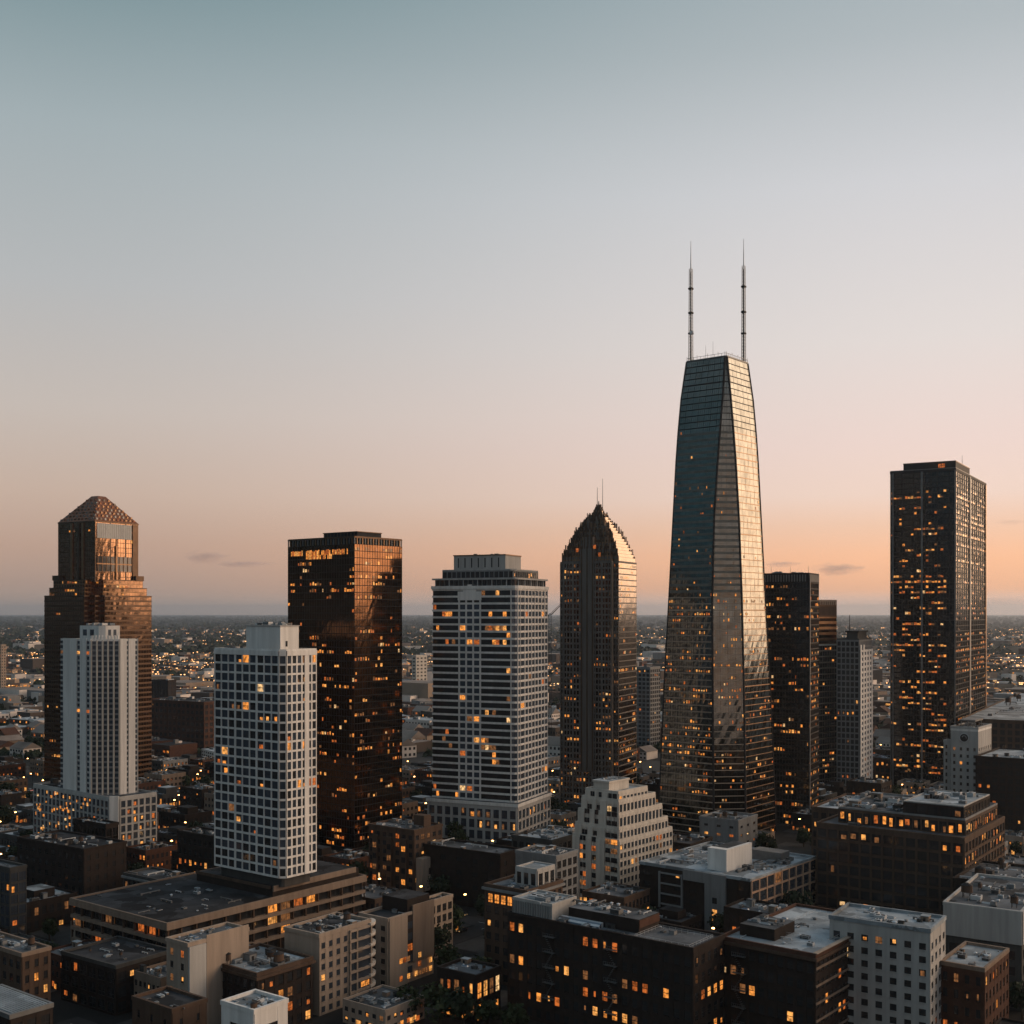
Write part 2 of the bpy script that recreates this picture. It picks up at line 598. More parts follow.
class Bld:
    """one building: an Empty at the middle of its footprint with wall, roof, windows ... as children"""

    def __init__(s, name, label, cat, loc, th, group=None, foot=None):
        s.root = tag(empty(name, loc, -th), label, cat, group)
        s.th = th
        s.loc = Vector(loc)
        s.p = {}
        s.wins = []
        s.rng = random.Random(name + label)
        s.rot = Matrix.Rotation(-th, 4, 'Z')
        if foot:
            FOOT.append([tuple((s.rot @ Vector((x, y, 0)) + s.loc)[:2]) for x, y in foot])

    def part(s, name):
        if name not in s.p:
            s.p[name] = MB()
        return s.p[name]

    def piece(s, name):          # a further part of its own with the same name
        s.npiece = getattr(s, 'npiece', 0) + 1
        return s.part(name + '|%d' % s.npiece)

    def visible(s, p0, p1, lim=-0.12):
        d = Vector((p1[0] - p0[0], p1[1] - p0[1], 0)).normalized()
        n = s.rot @ Vector((d.y, -d.x, 0))
        mid = s.rot @ Vector(((p0[0] + p1[0]) / 2, (p0[1] + p1[1]) / 2, 0)) + s.loc
        v = Vector((-mid.x, -mid.y, 0)).normalized()
        return n.dot(v) > lim

    def pane(s, p0, p1, t0, t1, z0, z1, m, o=0.03, depth=0.08, style=1, frame='metal_dark', name='window'):
        s.wins.append((p0, p1, t0, t1, z0, z1, m, o, depth, style, frame, name))

    def finish(s, limit=100):
        for nm, mb in s.p.items():
            mb.build(nm.split('|')[0], s.root)
        byname = {}
        for w in s.wins:
            byname.setdefault(w[-1], []).append(w)
        for nm, lst in byname.items():
            rec = []
            for w in lst:
                p0, p1, t0, t1, z0, z1, m, o, depth, style, frame, _ = w
                d = Vector((p1[0] - p0[0], p1[1] - p0[1])).normalized()
                n = Vector((d.y, -d.x))
                tm = (t0 + t1) / 2
                c = Vector((p0[0] + d.x * tm + n.x * (o), p0[1] + d.y * tm + n.y * o, (z0 + z1) / 2))
                wc = s.rot @ c + s.loc
                rec.append(((wc - Vector((0, 0, H))).length_squared / ((t1 - t0) * (z1 - z0)), c, atan2(d.y, d.x), t1 - t0, z1 - z0, w))
            rec.sort(key=lambda r: r[0])
            for q, c, an, du, dz, w in rec[:limit]:
                ob = bpy.data.objects.new(nm, unit_window(w[6], w[10], w[9]))
                COL.objects.link(ob)
                ob.parent = s.root
                ob.location = c
                ob.rotation_euler = (0, 0, an)
                ob.scale = (du, w[8], dz)
                if w[6].startswith('lit'):
                    ob['label'] = 'window lit orange from inside'
            rest = rec[limit:]
            if rest:
                mb = MB()
                for q, c, an, du, dz, w in rest:
                    p0, p1, t0, t1, z0, z1, m, o, depth, style, frame, _ = w
                    mb.ebox(p0, p1, t0, t1, z0, z1, o - depth / 2, o + depth / 2, m, skip=(4,))
                    if style == 1:
                        tm = (t0 + t1) / 2
                        mb.ebox(p0, p1, tm - .03 * (t1 - t0), tm + .03 * (t1 - t0), z0, z1, o, o + depth * .62, frame, skip=(4,))
                tag(mb.build(nm + '_rows', s.root), kind='stuff')
        return s.root

    # ---- facade systems
    def litmap(s, nf, nc, prob, cluster=.45):
        out = []
        for f in range(nf):
            k = s.rng.choice([.15, .4, .7, 1.0, 1.3, 2.6])
            row, prev = [], False
            for c in range(nc):
                on = s.rng.random() < prob * k * .5 or (prev and s.rng.random() < cluster)
                row.append(s.rng.choice(LITS) if on else None)
                prev = on
            out.append(row)
        return out

    def punched(s, poly, z0, z1, fh, bw, wall='concrete_white', pier=.7, span=.9, proud=.25, glassm='glass_blue', prob=.08,
                blank=(), only=None, style=1, part='wall', top=0.6, base=0.0, core=None, spanmat=None, cluster=.45, allsides=True):
        """a wall with a grid of windows set back between proud piers and spandrels"""
        w = s.part(part)
        w.prism(poly, z0, z1, core or wall)
        nf = max(1, round((z1 - z0 - top - base) / fh))
        fh = (z1 - z0 - top - base) / nf
        n = len(poly)
        for e in range(n):
            p0, p1 = poly[e], poly[(e + 1) % n]
            L = hypot(p1[0] - p0[0], p1[1] - p0[1])
            if L < 1.0 or e in blank:
                continue
            vis = s.visible(p0, p1) and (only is None or e in only)
            if not vis and not allsides:
                continue
            nb = max(1, round(L / bw))
            b = L / nb
            for i in range(nb + 1):
                t0 = max(0.0, i * b - pier / 2)
                t1 = min(L, i * b + pier / 2)
                w.ebox(p0, p1, t0, t1, z0 + base, z1 - .02, 0, proud, wall, skip=(4,))
            for f in range(nf + 1):
                a0 = z0 + base + f * fh - (span * .5 if f else 0)
                a1 = z0 + base + f * fh + span * .5
                if f == nf:
                    a1 = z1
                w.ebox(p0, p1, 0.02, L - .02, a0, a1, 0, proud - .04, spanmat or wall, skip=(4,))
            if base:
                w.ebox(p0, p1, 0.02, L - .02, z0, z0 + base, 0, proud - .08, wall, skip=(4,))
            if vis:
                lm = s.litmap(nf, nb, prob, cluster)
                sill = s.part('sill')
                for f in range(nf):
                    for i in range(nb):
                        sill.ebox(p0, p1, i * b + pier / 2 - .12, (i + 1) * b - pier / 2 + .12, z0 + base + f * fh + span * .5 - .12, z0 + base + f * fh + span * .5, .01, proud + .14, wall, skip=(0, 4))
                        m = lm[f][i]
                        t0, t1 = i * b + pier / 2, (i + 1) * b - pier / 2
                        za, zb = z0 + base + f * fh + span * .5, z0 + base + (f + 1) * fh - span * .5
                        if m and (t1 - t0 > 1.9 or s.rng.random() < .35):      # only part of the room shows light
                            s.pane(p0, p1, t0, t1, za, zb, glassm, style=style)
                            wd = (t1 - t0) * s.rng.uniform(.3, .62)
                            a_ = s.rng.uniform(t0 + .1, max(t0 + .1, t1 - wd - .1))
                            zc = za + .1 + (zb - za) * s.rng.choice((0, 0, .15, .3))
                            s.pane(p0, p1, a_, a_ + wd, zc, min(zb - .1, zc + (zb - za) * s.rng.uniform(.45, .8)), m, o=.075, style=0, name='lit_pane')
                        else:
                            s.pane(p0, p1, t0, t1, za, zb, m or glassm, style=style)
        return fh

    def curtain(s, poly, z0, z1, fh, bw, glassm, rib='bronze_dark', ribh=.35, ribo=.12, mull=.12, mullo=.10, prob=.06, jit=.018, part='glass_wall',
                ribpart='floor_rib', cluster=.45, blank=(), big=0, bigw=.6, thin=(), poly1=None, only=None, mullevery=1):
        """glass skin of slightly uneven panels with floor ribs, mullions and lit panes"""
        g = s.part(part)
        r = s.part(ribpart)
        nf = max(1, round((z1 - z0) / fh))
        fh = (z1 - z0) / nf
        n = len(poly)
        q1 = poly1 or poly

        def lerp(k):
            return [(a[0] + (b[0] - a[0]) * k, a[1] + (b[1] - a[1]) * k) for a, b in zip(poly, q1)]
        for e in range(n):
            p0, p1 = poly[e], poly[(e + 1) % n]
            L = hypot(p1[0] - p0[0], p1[1] - p0[1])
            if L < .05:
                continue
            nb = max(1, round(L / bw))
            b = L / nb
            d = ((p1[0] - p0[0]) / L, (p1[1] - p0[1]) / L)
            nn = (d[1], -d[0])
            idx = {}
            base = len(g.v)
            mi = g.mi(glassm)
            for f in range(nf + 1):
                lp = lerp(f / nf)
                a0, a1 = lp[e], lp[(e + 1) % n]
                for i in range(nb + 1):
                    k = i / nb
                    j = 0.0 if i in (0, nb) else s.rng.uniform(-jit, jit)
                    g.v.append((a0[0] + (a1[0] - a0[0]) * k + nn[0] * j, a0[1] + (a1[1] - a0[1]) * k + nn[1] * j, z0 + f * fh))
            for f in range(nf):
                for i in range(nb):
                    q = base + f * (nb + 1) + i
                    g.f.append((q, q + 1, q + nb + 2, q + nb + 1))
                    g.m.append(mi)
            vis = s.visible(p0, p1) and (only is None or e in only)
            for f in range(nf + 1):
                lp = lerp(f / nf)
                zz = z0 + f * fh
                ribh_ = ribh
                if e in thin:
                    ribh_ = ribh * .55
                r.ebox(lp[e], lp[(e + 1) % n], 0, hypot(lp[e][0] - lp[(e + 1) % n][0], lp[e][1] - lp[(e + 1) % n][1]), zz - ribh_ / 2, min(zz + ribh_ / 2, z1), -.05, ribo, rib, skip=(4,))
            if mull and poly1 is None and e not in thin:
                for i in range(0, nb + 1, mullevery):
                    hw = mull / 2
                    if big and i % big == 0:
                        hw = bigw / 2
                    r.ebox(p0, p1, max(0, i * b - hw), min(L, i * b + hw), z0, z1 - .01, -.05, mullo + (.1 if big and i % big == 0 else 0), rib, skip=(4,))
            if vis and e not in blank and prob > 0:
                lm = s.litmap(nf, nb, prob, cluster)
                for f in range(nf):
                    lp = lerp((f + .5) / nf)
                    a0, a1 = lp[e], lp[(e + 1) % n]
                    L2 = hypot(a0[0] - a1[0], a0[1] - a1[1])
                    b2 = L2 / nb
                    for i in range(nb):
                        if lm[f][i]:
                            ex = s.rng.uniform(.1, .45) * b2
                            s.pane(a0, a1, i * b2 + .1 + ex * s.rng.random(), (i + 1) * b2 - .1 - ex * s.rng.random(), z0 + f * fh + ribh / 2 + .15,
                                   z0 + f * fh + ribh / 2 + .15 + s.rng.uniform(.9, 1.7), lm[f][i], o=.035, style=0)
        s.piece('core').prism(offset(q1, -1.0), z1 - .4, z1 - .15, rib)

    def roofdeck(s, poly, z, deck='roof_grey', par='concrete_dark', ph=.9, pt=.35, part='roof', over=0.12):
        r = s.piece(part)
        r.prism(offset(poly, -.1), z - .3, z + .06, deck)
        p = s.piece('parapet')
        outer, inner = offset(poly, over), offset(poly, -pt)
        n = len(poly)
        for i in range(n):
            j = (i + 1) % n
            p.hexa([(*outer[i], z - .25), (*outer[j], z - .25), (*inner[j], z - .25), (*inner[i], z - .25),
                    (*outer[i], z + ph), (*outer[j], z + ph), (*inner[j], z + ph), (*inner[i], z + ph)], par)

    def clutter(s, x0, y0, x1, y1, z, n, smin=1.2, smax=4.5, kinds='uuvpbs'):
        for _ in range(int(n * 2.6)):
            k = s.rng.choice(kinds)
            x, y = s.rng.uniform(x0, x1), s.rng.uniform(y0, y1)
            sc = s.rng.uniform(smin, smax)
            nm, me, zs = {'u': ('hvac_unit', CL['hvac'], .55), 'v': ('roof_vent', CL['vent'], .5), 'p': ('roof_pipe', CL['pipe'], .6),
                          'b': ('stair_house', CL['shed'], .8), 's': ('roof_skylight', CL['sky'], .35), 't': ('water_tank', CL['tank'], 1.0)}[k]
            if k == 'v':
                sc = min(sc, 1.6)
            ob = bpy.data.objects.new(nm, s.rng.choice(me))
            COL.objects.link(ob)
            ob.parent = s.root
            ob.location = (x, y, z + .05)
            ob.rotation_euler = (0, 0, s.rng.choice([0, 0, pi / 2, pi]))
            ob.scale = (sc * s.rng.uniform(.8, 1.6), sc * s.rng.uniform(.7, 1.1), sc * zs * s.rng.uniform(.7, 1.2) if k != 't' else sc)

    def mast(s, x, y, z0, z1, r=.12, name='antenna', m='metal_dark'):
        s.part(name).tube((x, y, z0), (x, y, z1), r, r * .5, m, 5)


CL = {}


def fire_escape(B, p0, p1, t, zs, o=.3):
    d = B.piece('fire_escape')
    for k, z in enumerate(zs):
        d.ebox(p0, p1, t, t + 3.6, z, z + .08, o, o + 1.1, 'metal_grey')
        d.ebox(p0, p1, t, t + 3.6, z + .95, z + 1.0, o + 1.04, o + 1.1, 'metal_grey')
        for q in range(7):
            d.ebox(p0, p1, t + q * .59, t + q * .59 + .05, z + .08, z + .95, o + 1.04, o + 1.09, 'metal_grey')
        if k:
            zb = zs[k - 1]
            for q in range(9):
                f = q / 9
                x = t + .4 + f * 2.6 if k % 2 else t + 3.0 - f * 2.6
                d.ebox(p0, p1, x, x + .34, zb + (z - zb) * f + .1, zb + (z - zb) * f + .16, o + .3, o + .85, 'metal_grey')


def roof_rail(B, poly, z):
    d = B.piece('roof_rail')
    n = len(poly)
    for i in range(n):
        p0, p1 = poly[i], poly[(i + 1) % n]
        L = hypot(p0[0] - p1[0], p0[1] - p1[1])
        for h in (.55, 1.05):
            d.ebox(p0, p1, 0, L, z + h, z + h + .05, -.05, 0, 'metal_pale')
        for q in range(int(L / 1.8) + 1):
            d.ebox(p0, p1, min(L - .05, q * 1.8), min(L, q * 1.8 + .05), z, z + 1.1, -.05, 0, 'metal_pale')


def clutter_meshes():
    def hv(m1, m2):
        b = MB()
        b.box(-.5, -.5, .08, .5, .5, .9, m1)
        for x in (-.25, .25):
            b.tube((x, 0, .9), (x, 0, 1.0), .2, .2, m2, 10)
        for sx in (-.45, .35):
            for sy in (-.45, .35):
                b.box(sx, sy, 0, sx + .1, sy + .1, .08, m2, skip=(0,))
        for k in range(5):
            b.box(-.42, -.515, .2 + k * .12, .42, -.5, .26 + k * .12, m2)
        return b.mesh('hvac_unit')
    CL['hvac'] = [hv('metal_pale', 'metal_dark'), hv('metal_grey', 'metal_dark'), hv('roof_pale', 'metal_grey')]

    def vent(m):
        b = MB()
        b.tube((0, 0, 0), (0, 0, .7), .22, .22, m, 8)
        b.tube((0, 0, .7), (0, 0, 1.0), .36, .1, m, 8)
        return b.mesh('roof_vent')
    CL['vent'] = [vent('metal_pale'), vent('metal_grey')]

    def pipe(m):
        b = MB()
        b.box(-1.2, -.1, .35, 1.2, .1, .6, m)
        b.box(1.0, -.1, 0, 1.2, .1, .349, m)
        b.box(-1.2, -.1, 0, -1.0, .1, .349, m)
        b.box(-.1, -.08, 0, .1, .08, .349, m)
        return b.mesh('roof_pipe')
    CL['pipe'] = [pipe('metal_pale'), pipe('metal_grey')]

    def shed(m, r):
        b = MB()
        b.box(-.5, -.5, 0, .5, .5, .9, m)
        b.box(-.54, -.54, .9, .54, .54, .97, r)
        b.box(-.18, -.53, .02, .12, -.5, .68, 'metal_dark')
        return b.mesh('stair_house')
    CL['shed'] = [shed('concrete_grey', 'roof_grey'), shed('stone_tan', 'roof_pale'), shed('concrete_dark', 'roof_dark')]

    def skyl(m):
        b = MB()
        b.box(-.6, -.4, 0, .6, .4, .3, 'metal_pale')
        b.hexa([(-.55, -.35, .3), (.55, -.35, .3), (.55, .35, .3), (-.55, .35, .3), (-.4, -.05, .7), (.4, -.05, .7), (.4, .05, .7), (-.4, .05, .7)], m)
        return b.mesh('roof_skylight')
    CL['sky'] = [skyl('glass_blue'), skyl('roof_pale')]

    def tank():
        b = MB()
        for x in (-.3, .3):
            for y in (-.3, .3):
                b.tube((x, y, 0), (x, y, .6), .04, .04, 'metal_dark', 4)
        b.tube((0, 0, .6), (0, 0, 1.4), .5, .48, 'stone_brown', 12)
        b.tube((0, 0, 1.4), (0, 0, 1.7), .55, .05, 'metal_dark', 12)
        return b.mesh('water_tank')
    CL['tank'] = [tank()]


clutter_meshes()

# ------------------------------------------------------------------ setting: ground
g = MB()
g.quad((-45000, -3000, 0), (45000, -3000, 0), (45000, 45000, 0), (-45000, 45000, 0), 'asphalt')
tag(g.build('ground'), kind='structure')


def frame(xl, xc, xr, yb, th, h=0.0):
    X, Y, L, W = solve(xl, xc, xr, yb, th, h)
    ex, ey = (cos(th), -sin(th)), (sin(th), cos(th))
    cx = X - L / 2 * ex[0] + W / 2 * ey[0]
    cy_ = Y - L / 2 * ex[1] + W / 2 * ey[1]
    return (cx, cy_, h), L / 2, W / 2, Y


def start(name, label, cat, xl, xc, xr, yb, th_deg, h=0.0, group=None):
    th = radians(th_deg)
    loc, a, b, Y = frame(xl, xc, xr, yb, th, h)
    B = Bld(name, label, cat, loc, th, group, rect(a, b) if h == 0 else None)
    Z = lambda py: z_at(py, Y) - h
    return B, a, b, Z


# ================================================================== the towers
# ---- stepped copper-glass tower with a hipped roof (far left)
def hip_tower():
    th = 31
    t_ = radians(th)
    Yc = 766.0
    s = 107 / (F / Yc) / (cos(t_ - radians(-19)) + sin(t_ - radians(-19))) / 2 * 1.0
    s = 22.9
    loc = ((98.5 - 512) / F * Yc, Yc, 0)
    B = Bld('office_tower', 'dark stepped tower with a hipped copper roof standing behind the white ribbed tower', 'tower', loc, t_, None, rect(s, s))
    Z = lambda py: z_at(py, Yc - 20)
    Zc = lambda py: z_at(py, Yc)
    zt = Z(596)
    n = 8.5                                   # notch at the near corner
    low = [(-s, -s), (s - n, -s), (s - n, -s + n * .5), (s - n * .45, -s + n * .5), (s - n * .45, -s + n), (s, -s + n), (s, s), (-s, s)]
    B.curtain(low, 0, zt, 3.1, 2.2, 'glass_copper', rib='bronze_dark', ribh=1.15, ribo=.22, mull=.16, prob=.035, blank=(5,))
    s2, s3, s4 = s * .91, s * .835, s * .745
    for sx, z0, z1 in ((s2, zt, Z(588)), (s3, Z(588), Z(580))):
        q = [(-sx, -sx), (sx - n, -sx), (sx - n, -sx + n * .8), (sx, -sx + n * .8), (sx, sx), (-sx, sx)]
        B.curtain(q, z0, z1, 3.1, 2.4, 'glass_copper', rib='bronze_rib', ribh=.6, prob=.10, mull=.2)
        B.roofdeck(q, z1, 'roof_dark', 'bronze_dark', .4)
    B.roofdeck(low, zt, 'roof_dark', 'bronze_dark', .4)
    # corner blocks on the shoulders
    for fx, fy in ((-1, -1), (1, 1)):
        q = rect(3.2, 3.2, ax=fx * s3 * .86, ay=fy * s3 * .86)
        B.piece('corner_block').prism(q, Z(580), Z(575), 'bronze_dark')
    ze, zr = Z(522), Zc(496.5)
    sh = rect(s4, s4)
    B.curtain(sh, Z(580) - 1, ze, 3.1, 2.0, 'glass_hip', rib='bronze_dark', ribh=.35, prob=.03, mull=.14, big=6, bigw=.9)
    # pale louvred plant panel and darker sky lobby on the bright side, bronze edge strips
    p0, p1 = (s4, -s4), (s4, s4)
    L = 2 * s4
    pn = B.part('louvre_panel')
    pn.ebox(p0, p1, .04 * L, .84 * L, Z(538), ze - .6, .13, .35, 'concrete_pale')
    for k in range(16):
        t = (.05 + k * .05) * L
        pn.ebox(p0, p1, t, t + .25, Z(538) + .3, ze - .9, .36, .5, 'metal_pale')
    lb = B.part('sky_lobby')
    lb.ebox(p0, p1, .03 * L, .84 * L, Z(571), Z(556), .13, .32, 'glass_dark')
    for k in range(9):
        t = (.05 + k * .098) * L
        lb.ebox(p0, p1, t, t + .5, Z(571), Z(556), .33, .6, 'bronze_dark')
    lb.ebox(p0, p1, .03 * L, .84 * L, Z(564.2), Z(563), .33, .62, 'bronze_rib')
    st = B.piece('edge_strip')
    st.ebox(p0, p1, .86 * L, .99 * L, Z(580), ze - .3, .13, .6, 'bronze_dark')
    st = B.piece('edge_strip')
    st.ebox(p0, p1, .46 * L, .49 * L, Z(580), Z(545), .13, .9, 'bronze_rib')
    f0, f1 = (-s4, -s4), (s4, -s4)
    for t in (.36, .55, .66):
        st = B.piece('edge_strip')
        st.ebox(f0, f1, t * L, (t + .05) * L, Z(580), ze - .3, .13, .7, 'bronze_rib' if t != .55 else 'bronze_dark')
    # hipped roof with many small dormers
    r = B.part('roof')
    tp = 3.0
    r.prism(offset(sh, .35), ze, ze + .7, 'bronze_dark', bottom=True)
    ov = s4 + .2
    base = rect(ov, ov)
    top = rect(tp, tp)
    r.prism(base, ze + .7, zr, 'copper_tile', poly1=top, top='metal_dark')
    for e in (0, 1):
        pb0, pb1 = base[e], base[(e + 1) % 4]
        for row in range(7):
            k = (row + .5) / 8
            h0 = ov + (tp - ov) * k
            q0 = (pb0[0] * h0 / ov, pb0[1] * h0 / ov)
            q1 = (pb1[0] * h0 / ov, pb1[1] * h0 / ov)
            Lq = 2 * h0
            m = max(2, int(Lq / 3.1))
            for i in range(m):
                t = (i + .5 + (.25 if row % 2 else -.1)) * Lq / m
                zz = ze + .7 + (zr - ze - .7) * k
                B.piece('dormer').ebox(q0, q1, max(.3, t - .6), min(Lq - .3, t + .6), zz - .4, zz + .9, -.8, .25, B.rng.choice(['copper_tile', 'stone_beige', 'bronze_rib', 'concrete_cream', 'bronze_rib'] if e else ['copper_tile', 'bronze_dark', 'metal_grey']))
    B.finish()


hip_tower()


# ---- white ribbed residential tower in front of it
def ribbed_tower():
    th = 40
    B, a, b, Z = start('apartment_tower', 'slim white tower with tall blank piers in front of the hipped roof tower', 'tower', 61, 102, 137.5, 872, th)
    c = 8.4
    zb, zt = Z(797), Z(641)
    P = [(-a, -b), (a - c, -b), (a, -b + c), (a, b), (-a, b)]
    w = B.part('wall')
    w.prism(P, 0, zt, 'concrete_dark')
    fh = (zt - zb) / 29
    cols = {0: [(.0, .10), (.55, .66), (.86, .97)], 1: [(.03, .18), (.23, .38), (.43, .57), (.62, .77), (.82, .97)], 2: [(.36, .47), (.84, .98)]}
    for e, cl in cols.items():
        p0, p1 = P[e], P[e + 1]
        L = hypot(p1[0] - p0[0], p1[1] - p0[1])
        edges = [0.0] + [v for t in cl for v in t] + [1.0]
        for i in range(0, len(edges), 2):
            if edges[i + 1] - edges[i] > .001:
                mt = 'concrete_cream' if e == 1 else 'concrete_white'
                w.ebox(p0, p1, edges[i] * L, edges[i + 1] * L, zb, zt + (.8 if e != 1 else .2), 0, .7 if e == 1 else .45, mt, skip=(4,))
        lm = B.litmap(29, len(cl), .02)
        for f in range(29):
            for i, (t0, t1) in enumerate(cl):
                z = zb + f * fh
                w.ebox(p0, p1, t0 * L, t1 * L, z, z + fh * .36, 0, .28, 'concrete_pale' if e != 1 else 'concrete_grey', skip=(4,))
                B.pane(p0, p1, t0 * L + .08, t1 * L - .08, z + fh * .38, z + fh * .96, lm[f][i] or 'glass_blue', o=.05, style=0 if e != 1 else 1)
    B.roofdeck(P, zt, 'roof_grey', 'concrete_white', .6)
    ph = B.part('penthouse')
    q = [(-a * .55, -b * .45), (a * .5 - 2, -b * .45), (a * .5, -b * .45 + 2), (a * .5, b * .6), (-a * .55, b * .6)]
    ph.prism(q, zt, Z(626), 'concrete_white', top='roof_grey')
    for e in (0, 2):
        p0, p1 = q[e], q[e + 1]
        L = hypot(p1[0] - p0[0], p1[1] - p0[1])
        for t in (.18, .55):
            B.pane(p0, p1, t * L, (t + .2) * L, zt + 2, Z(630), 'glass_blue', o=.06)
    for k in range(9):
        p0, p1 = P[1], P[2]
        ph.ebox(p0, p1, k * c * 1.414 / 9, k * c * 1.414 / 9 + .6, zt - .2, zt + 2.2, -1.5, -.4, 'concrete_white')
    B.clutter(-a * .4, -b * .3, a * .3, b * .4, Z(626), 5, 1, 2.5, 'uvu')
    B.mast(0, 1, Z(626), Z(617), .1)
    # podium, wider, with a lit parking side
    k = 1.62
    Q = [(-a * 2.3, -b * 1.12), (a * k - 3, -b * 1.12), (a * k, -b * 1.12 + 3), (a * k, b * 1.3), (-a * 2.3, b * 1.3)]
    B.punched(Q, 0, zb, 3.4, 3.2, 'concrete_pale', pier=.9, span=.8, proud=.4, glassm='glass_blue', prob=.22, part='podium', core='concrete_dark')
    B.roofdeck(Q, zb, 'roof_grey', 'concrete_pale', .9, part='podium_roof')
    B.clutter(-a * 2.2, -b, -a * 1.2, b, zb, 9, 1.2, 3)
    for _ in range(70):
        t = B.rng.uniform(.03, .80) * (Q[1][0] - Q[0][0])
        z = B.rng.uniform(3, zb - 2)
        B.pane(Q[0], Q[1], t, t + B.rng.uniform(.6, 1.5), z, z + B.rng.uniform(.7, 1.4), B.rng.choice(LITS[:9] + ['lit_cream']), o=.46, style=0, name='lit_pane')
    pd = B.part('podium')
    e0, e1 = Q[1], Q[2]
    pd.ebox(e0, e1, .2, 4.0, 0, zb + 1.2, 0, .9, 'concrete_white')
    FOOT.append([tuple((B.rot @ Vector((x, y, 0)) + B.loc)[:2]) for x, y in Q])
    B.finish()


ribbed_tower()


# ---- low podium and white grid tower on it
def grid_tower():
    th = 38
    B, a, b, Z = start('podium_building', 'wide flat roofed podium with brown ribbon decks under the white grid tower', 'building', 70, 167, 366, 992, th)
    zt = Z(925)
    P = rect(a, b)
    w = B.part('wall')
    w.prism(offset(P, -1.6), 0, zt - .3, 'brick_dark')
    hs = [zt - 1.9, zt - 5.6, zt - 9.3, zt - 13.0]
    for i, z in enumerate(hs):
        B.part('deck_band').prism(offset(P, .25 if i == 0 else -.1), z + (.0 if i else .25), z + (1.1 if i else 1.65), 'stone_tan', bottom=True)
    for e in (0, 1):
        p0, p1 = P[e], P[(e + 1) % 4]
        L = hypot(p1[0] - p0[0], p1[1] - p0[1])
        n = int(L / 5.2)
        for i in range(n + 1):
            B.part('deck_post').ebox(p0, p1, max(.2, i * L / n - .25), min(L - .2, i * L / n + .25), zt - 16.5, zt - 1.7, -1.0, -.35, 'stone_brown')
        lm = B.litmap(4, n, .2)
        for f in range(4):
            for i in range(n):
                z = zt - 5.3 - f * 3.7 + .7
                B.pane(p0, p1, i * L / n + .5, (i + 1) * L / n - .5, z + .1, z + 2.3, lm[f][i] or 'glass_dark', o=-1.55, style=2)
    B.roofdeck(P, zt, 'roof_dark', 'stone_tan', .55, .5)
    # the raised deck at the far end round the tower foot
    up = [(-a * .62, b * .02), (a - 2.0, b * .02), (a - 2.0, b - 1.5), (-a * .62, b - 1.5)]
    B.part('upper_deck').prism(up, zt + .05, zt + 3.0, 'brick_dark', top='roof_dark')
    B.part('upper_deck').ebox(up[1], up[2], 0, b * .9, zt + 1.8, zt + 3.6, 0, .5, 'stone_tan')
    B.part('upper_deck').ebox(up[0], up[1], 0, a * 1.5, zt + 2.4, zt + 3.4, 0, .3, 'stone_brown')
    B.clutter(-a * .9, -b * .9, a * .8, -b * .1, zt, 9, .8, 2.0, 'uvps')
    B.finish()

    # the tower standing on the podium
    hz = zt + 3.02
    B, a, b, Z = start('apartment_tower', 'white tower with an even grid of windows rising from the brown podium', 'tower', 215, 282.5, 316, 889, th, hz)
    zt = Z(651)
    c = 1.5
    P = [(-a, -b), (a - c, -b), (a, -b + c), (a, b), (-a, b)]
    base = 3.2
    B.part('base_storey').prism(offset(P, -1.4), 0, base, 'concrete_dark')
    nf = 23
    B.part('wall').prism(P, base, zt, 'concrete_dark')
    w = B.part('wall')
    fh = (zt - base - 1.6) / nf
    for e, nb in ((0, 9), (1, 1), (2, 6), (3, 9), (4, 6)):
        p0, p1 = P[e], P[(e + 1) % 5]
        L = hypot(p1[0] - p0[0], p1[1] - p0[1])
        bw = L / nb
        for i in range(nb + 1):
            wd = .55
            if e == 0:
                wd = .8 if i in (0, 3, 6, 9) else .36
            if e == 2:
                wd = 1.9 if i == 4 else .6
            if e == 1:
                wd = .3
            w.ebox(p0, p1, max(0, i * bw - wd / 2), min(L, i * bw + wd / 2), base, zt - .05, 0, .42 if wd > .8 else .34, 'concrete_white', skip=(4,))
        for f in range(nf + 1):
            z = base + f * fh
            w.ebox(p0, p1, 0, L, z - .05, z + .60, 0, .30, 'concrete_white', skip=(4,))
        w.ebox(p0, p1, 0, L, zt - 1.6, zt, 0, .5, 'concrete_white', skip=(4,))
        if e < 3:
            lm = B.litmap(nf, nb, .12, .3)
            for f in range(nf):
                for i in range(nb):
                    z = base + f * fh
                    if lm[f][i] and B.rng.random() < .75:
                        wd = (bw - .6) * B.rng.uniform(.35, .7)
                        x0 = i * bw + .32 + B.rng.random() * (bw - .64 - wd)
                        B.pane(p0, p1, x0, x0 + wd, z + .66, z + .66 + B.rng.uniform(.8, 1.7), lm[f][i], o=.115, style=0, name='lit_pane')
                        lm[f][i] = None
                    B.pane(p0, p1, i * bw + .3, (i + 1) * bw - .3, z + .63, z + fh - .08, lm[f][i] or B.rng.choice(['glass_blue', 'glass_blue', 'glass_dark']), o=.06, style=B.rng.choice([0, 1, 1, 3]))
    B.roofdeck(P, zt, 'roof_grey', 'concrete_white', .5)
    q = rect(a * .50, b * .55, ax=a * .22, ay=0)
    B.part('penthouse').prism(q, zt, Z(626.5), 'concrete_white', top='roof_grey')
    B.part('penthouse').prism(offset(q, .25), Z(626.5), Z(625.6), 'concrete_pale', bottom=True)
    B.pane(q[1], q[2], 2.2, 3.0, zt + 1.2, zt + 3, 'glass_dark', o=.05)
    B.clutter(-a * .2, -b * .4, a * .6, b * .4, Z(625.6), 12, .8, 1.9, 'uvpuv')
    B.clutter(-a * .9, -b * .8, -a * .5, b * .8, zt, 4, .8, 1.9, 'uvp')
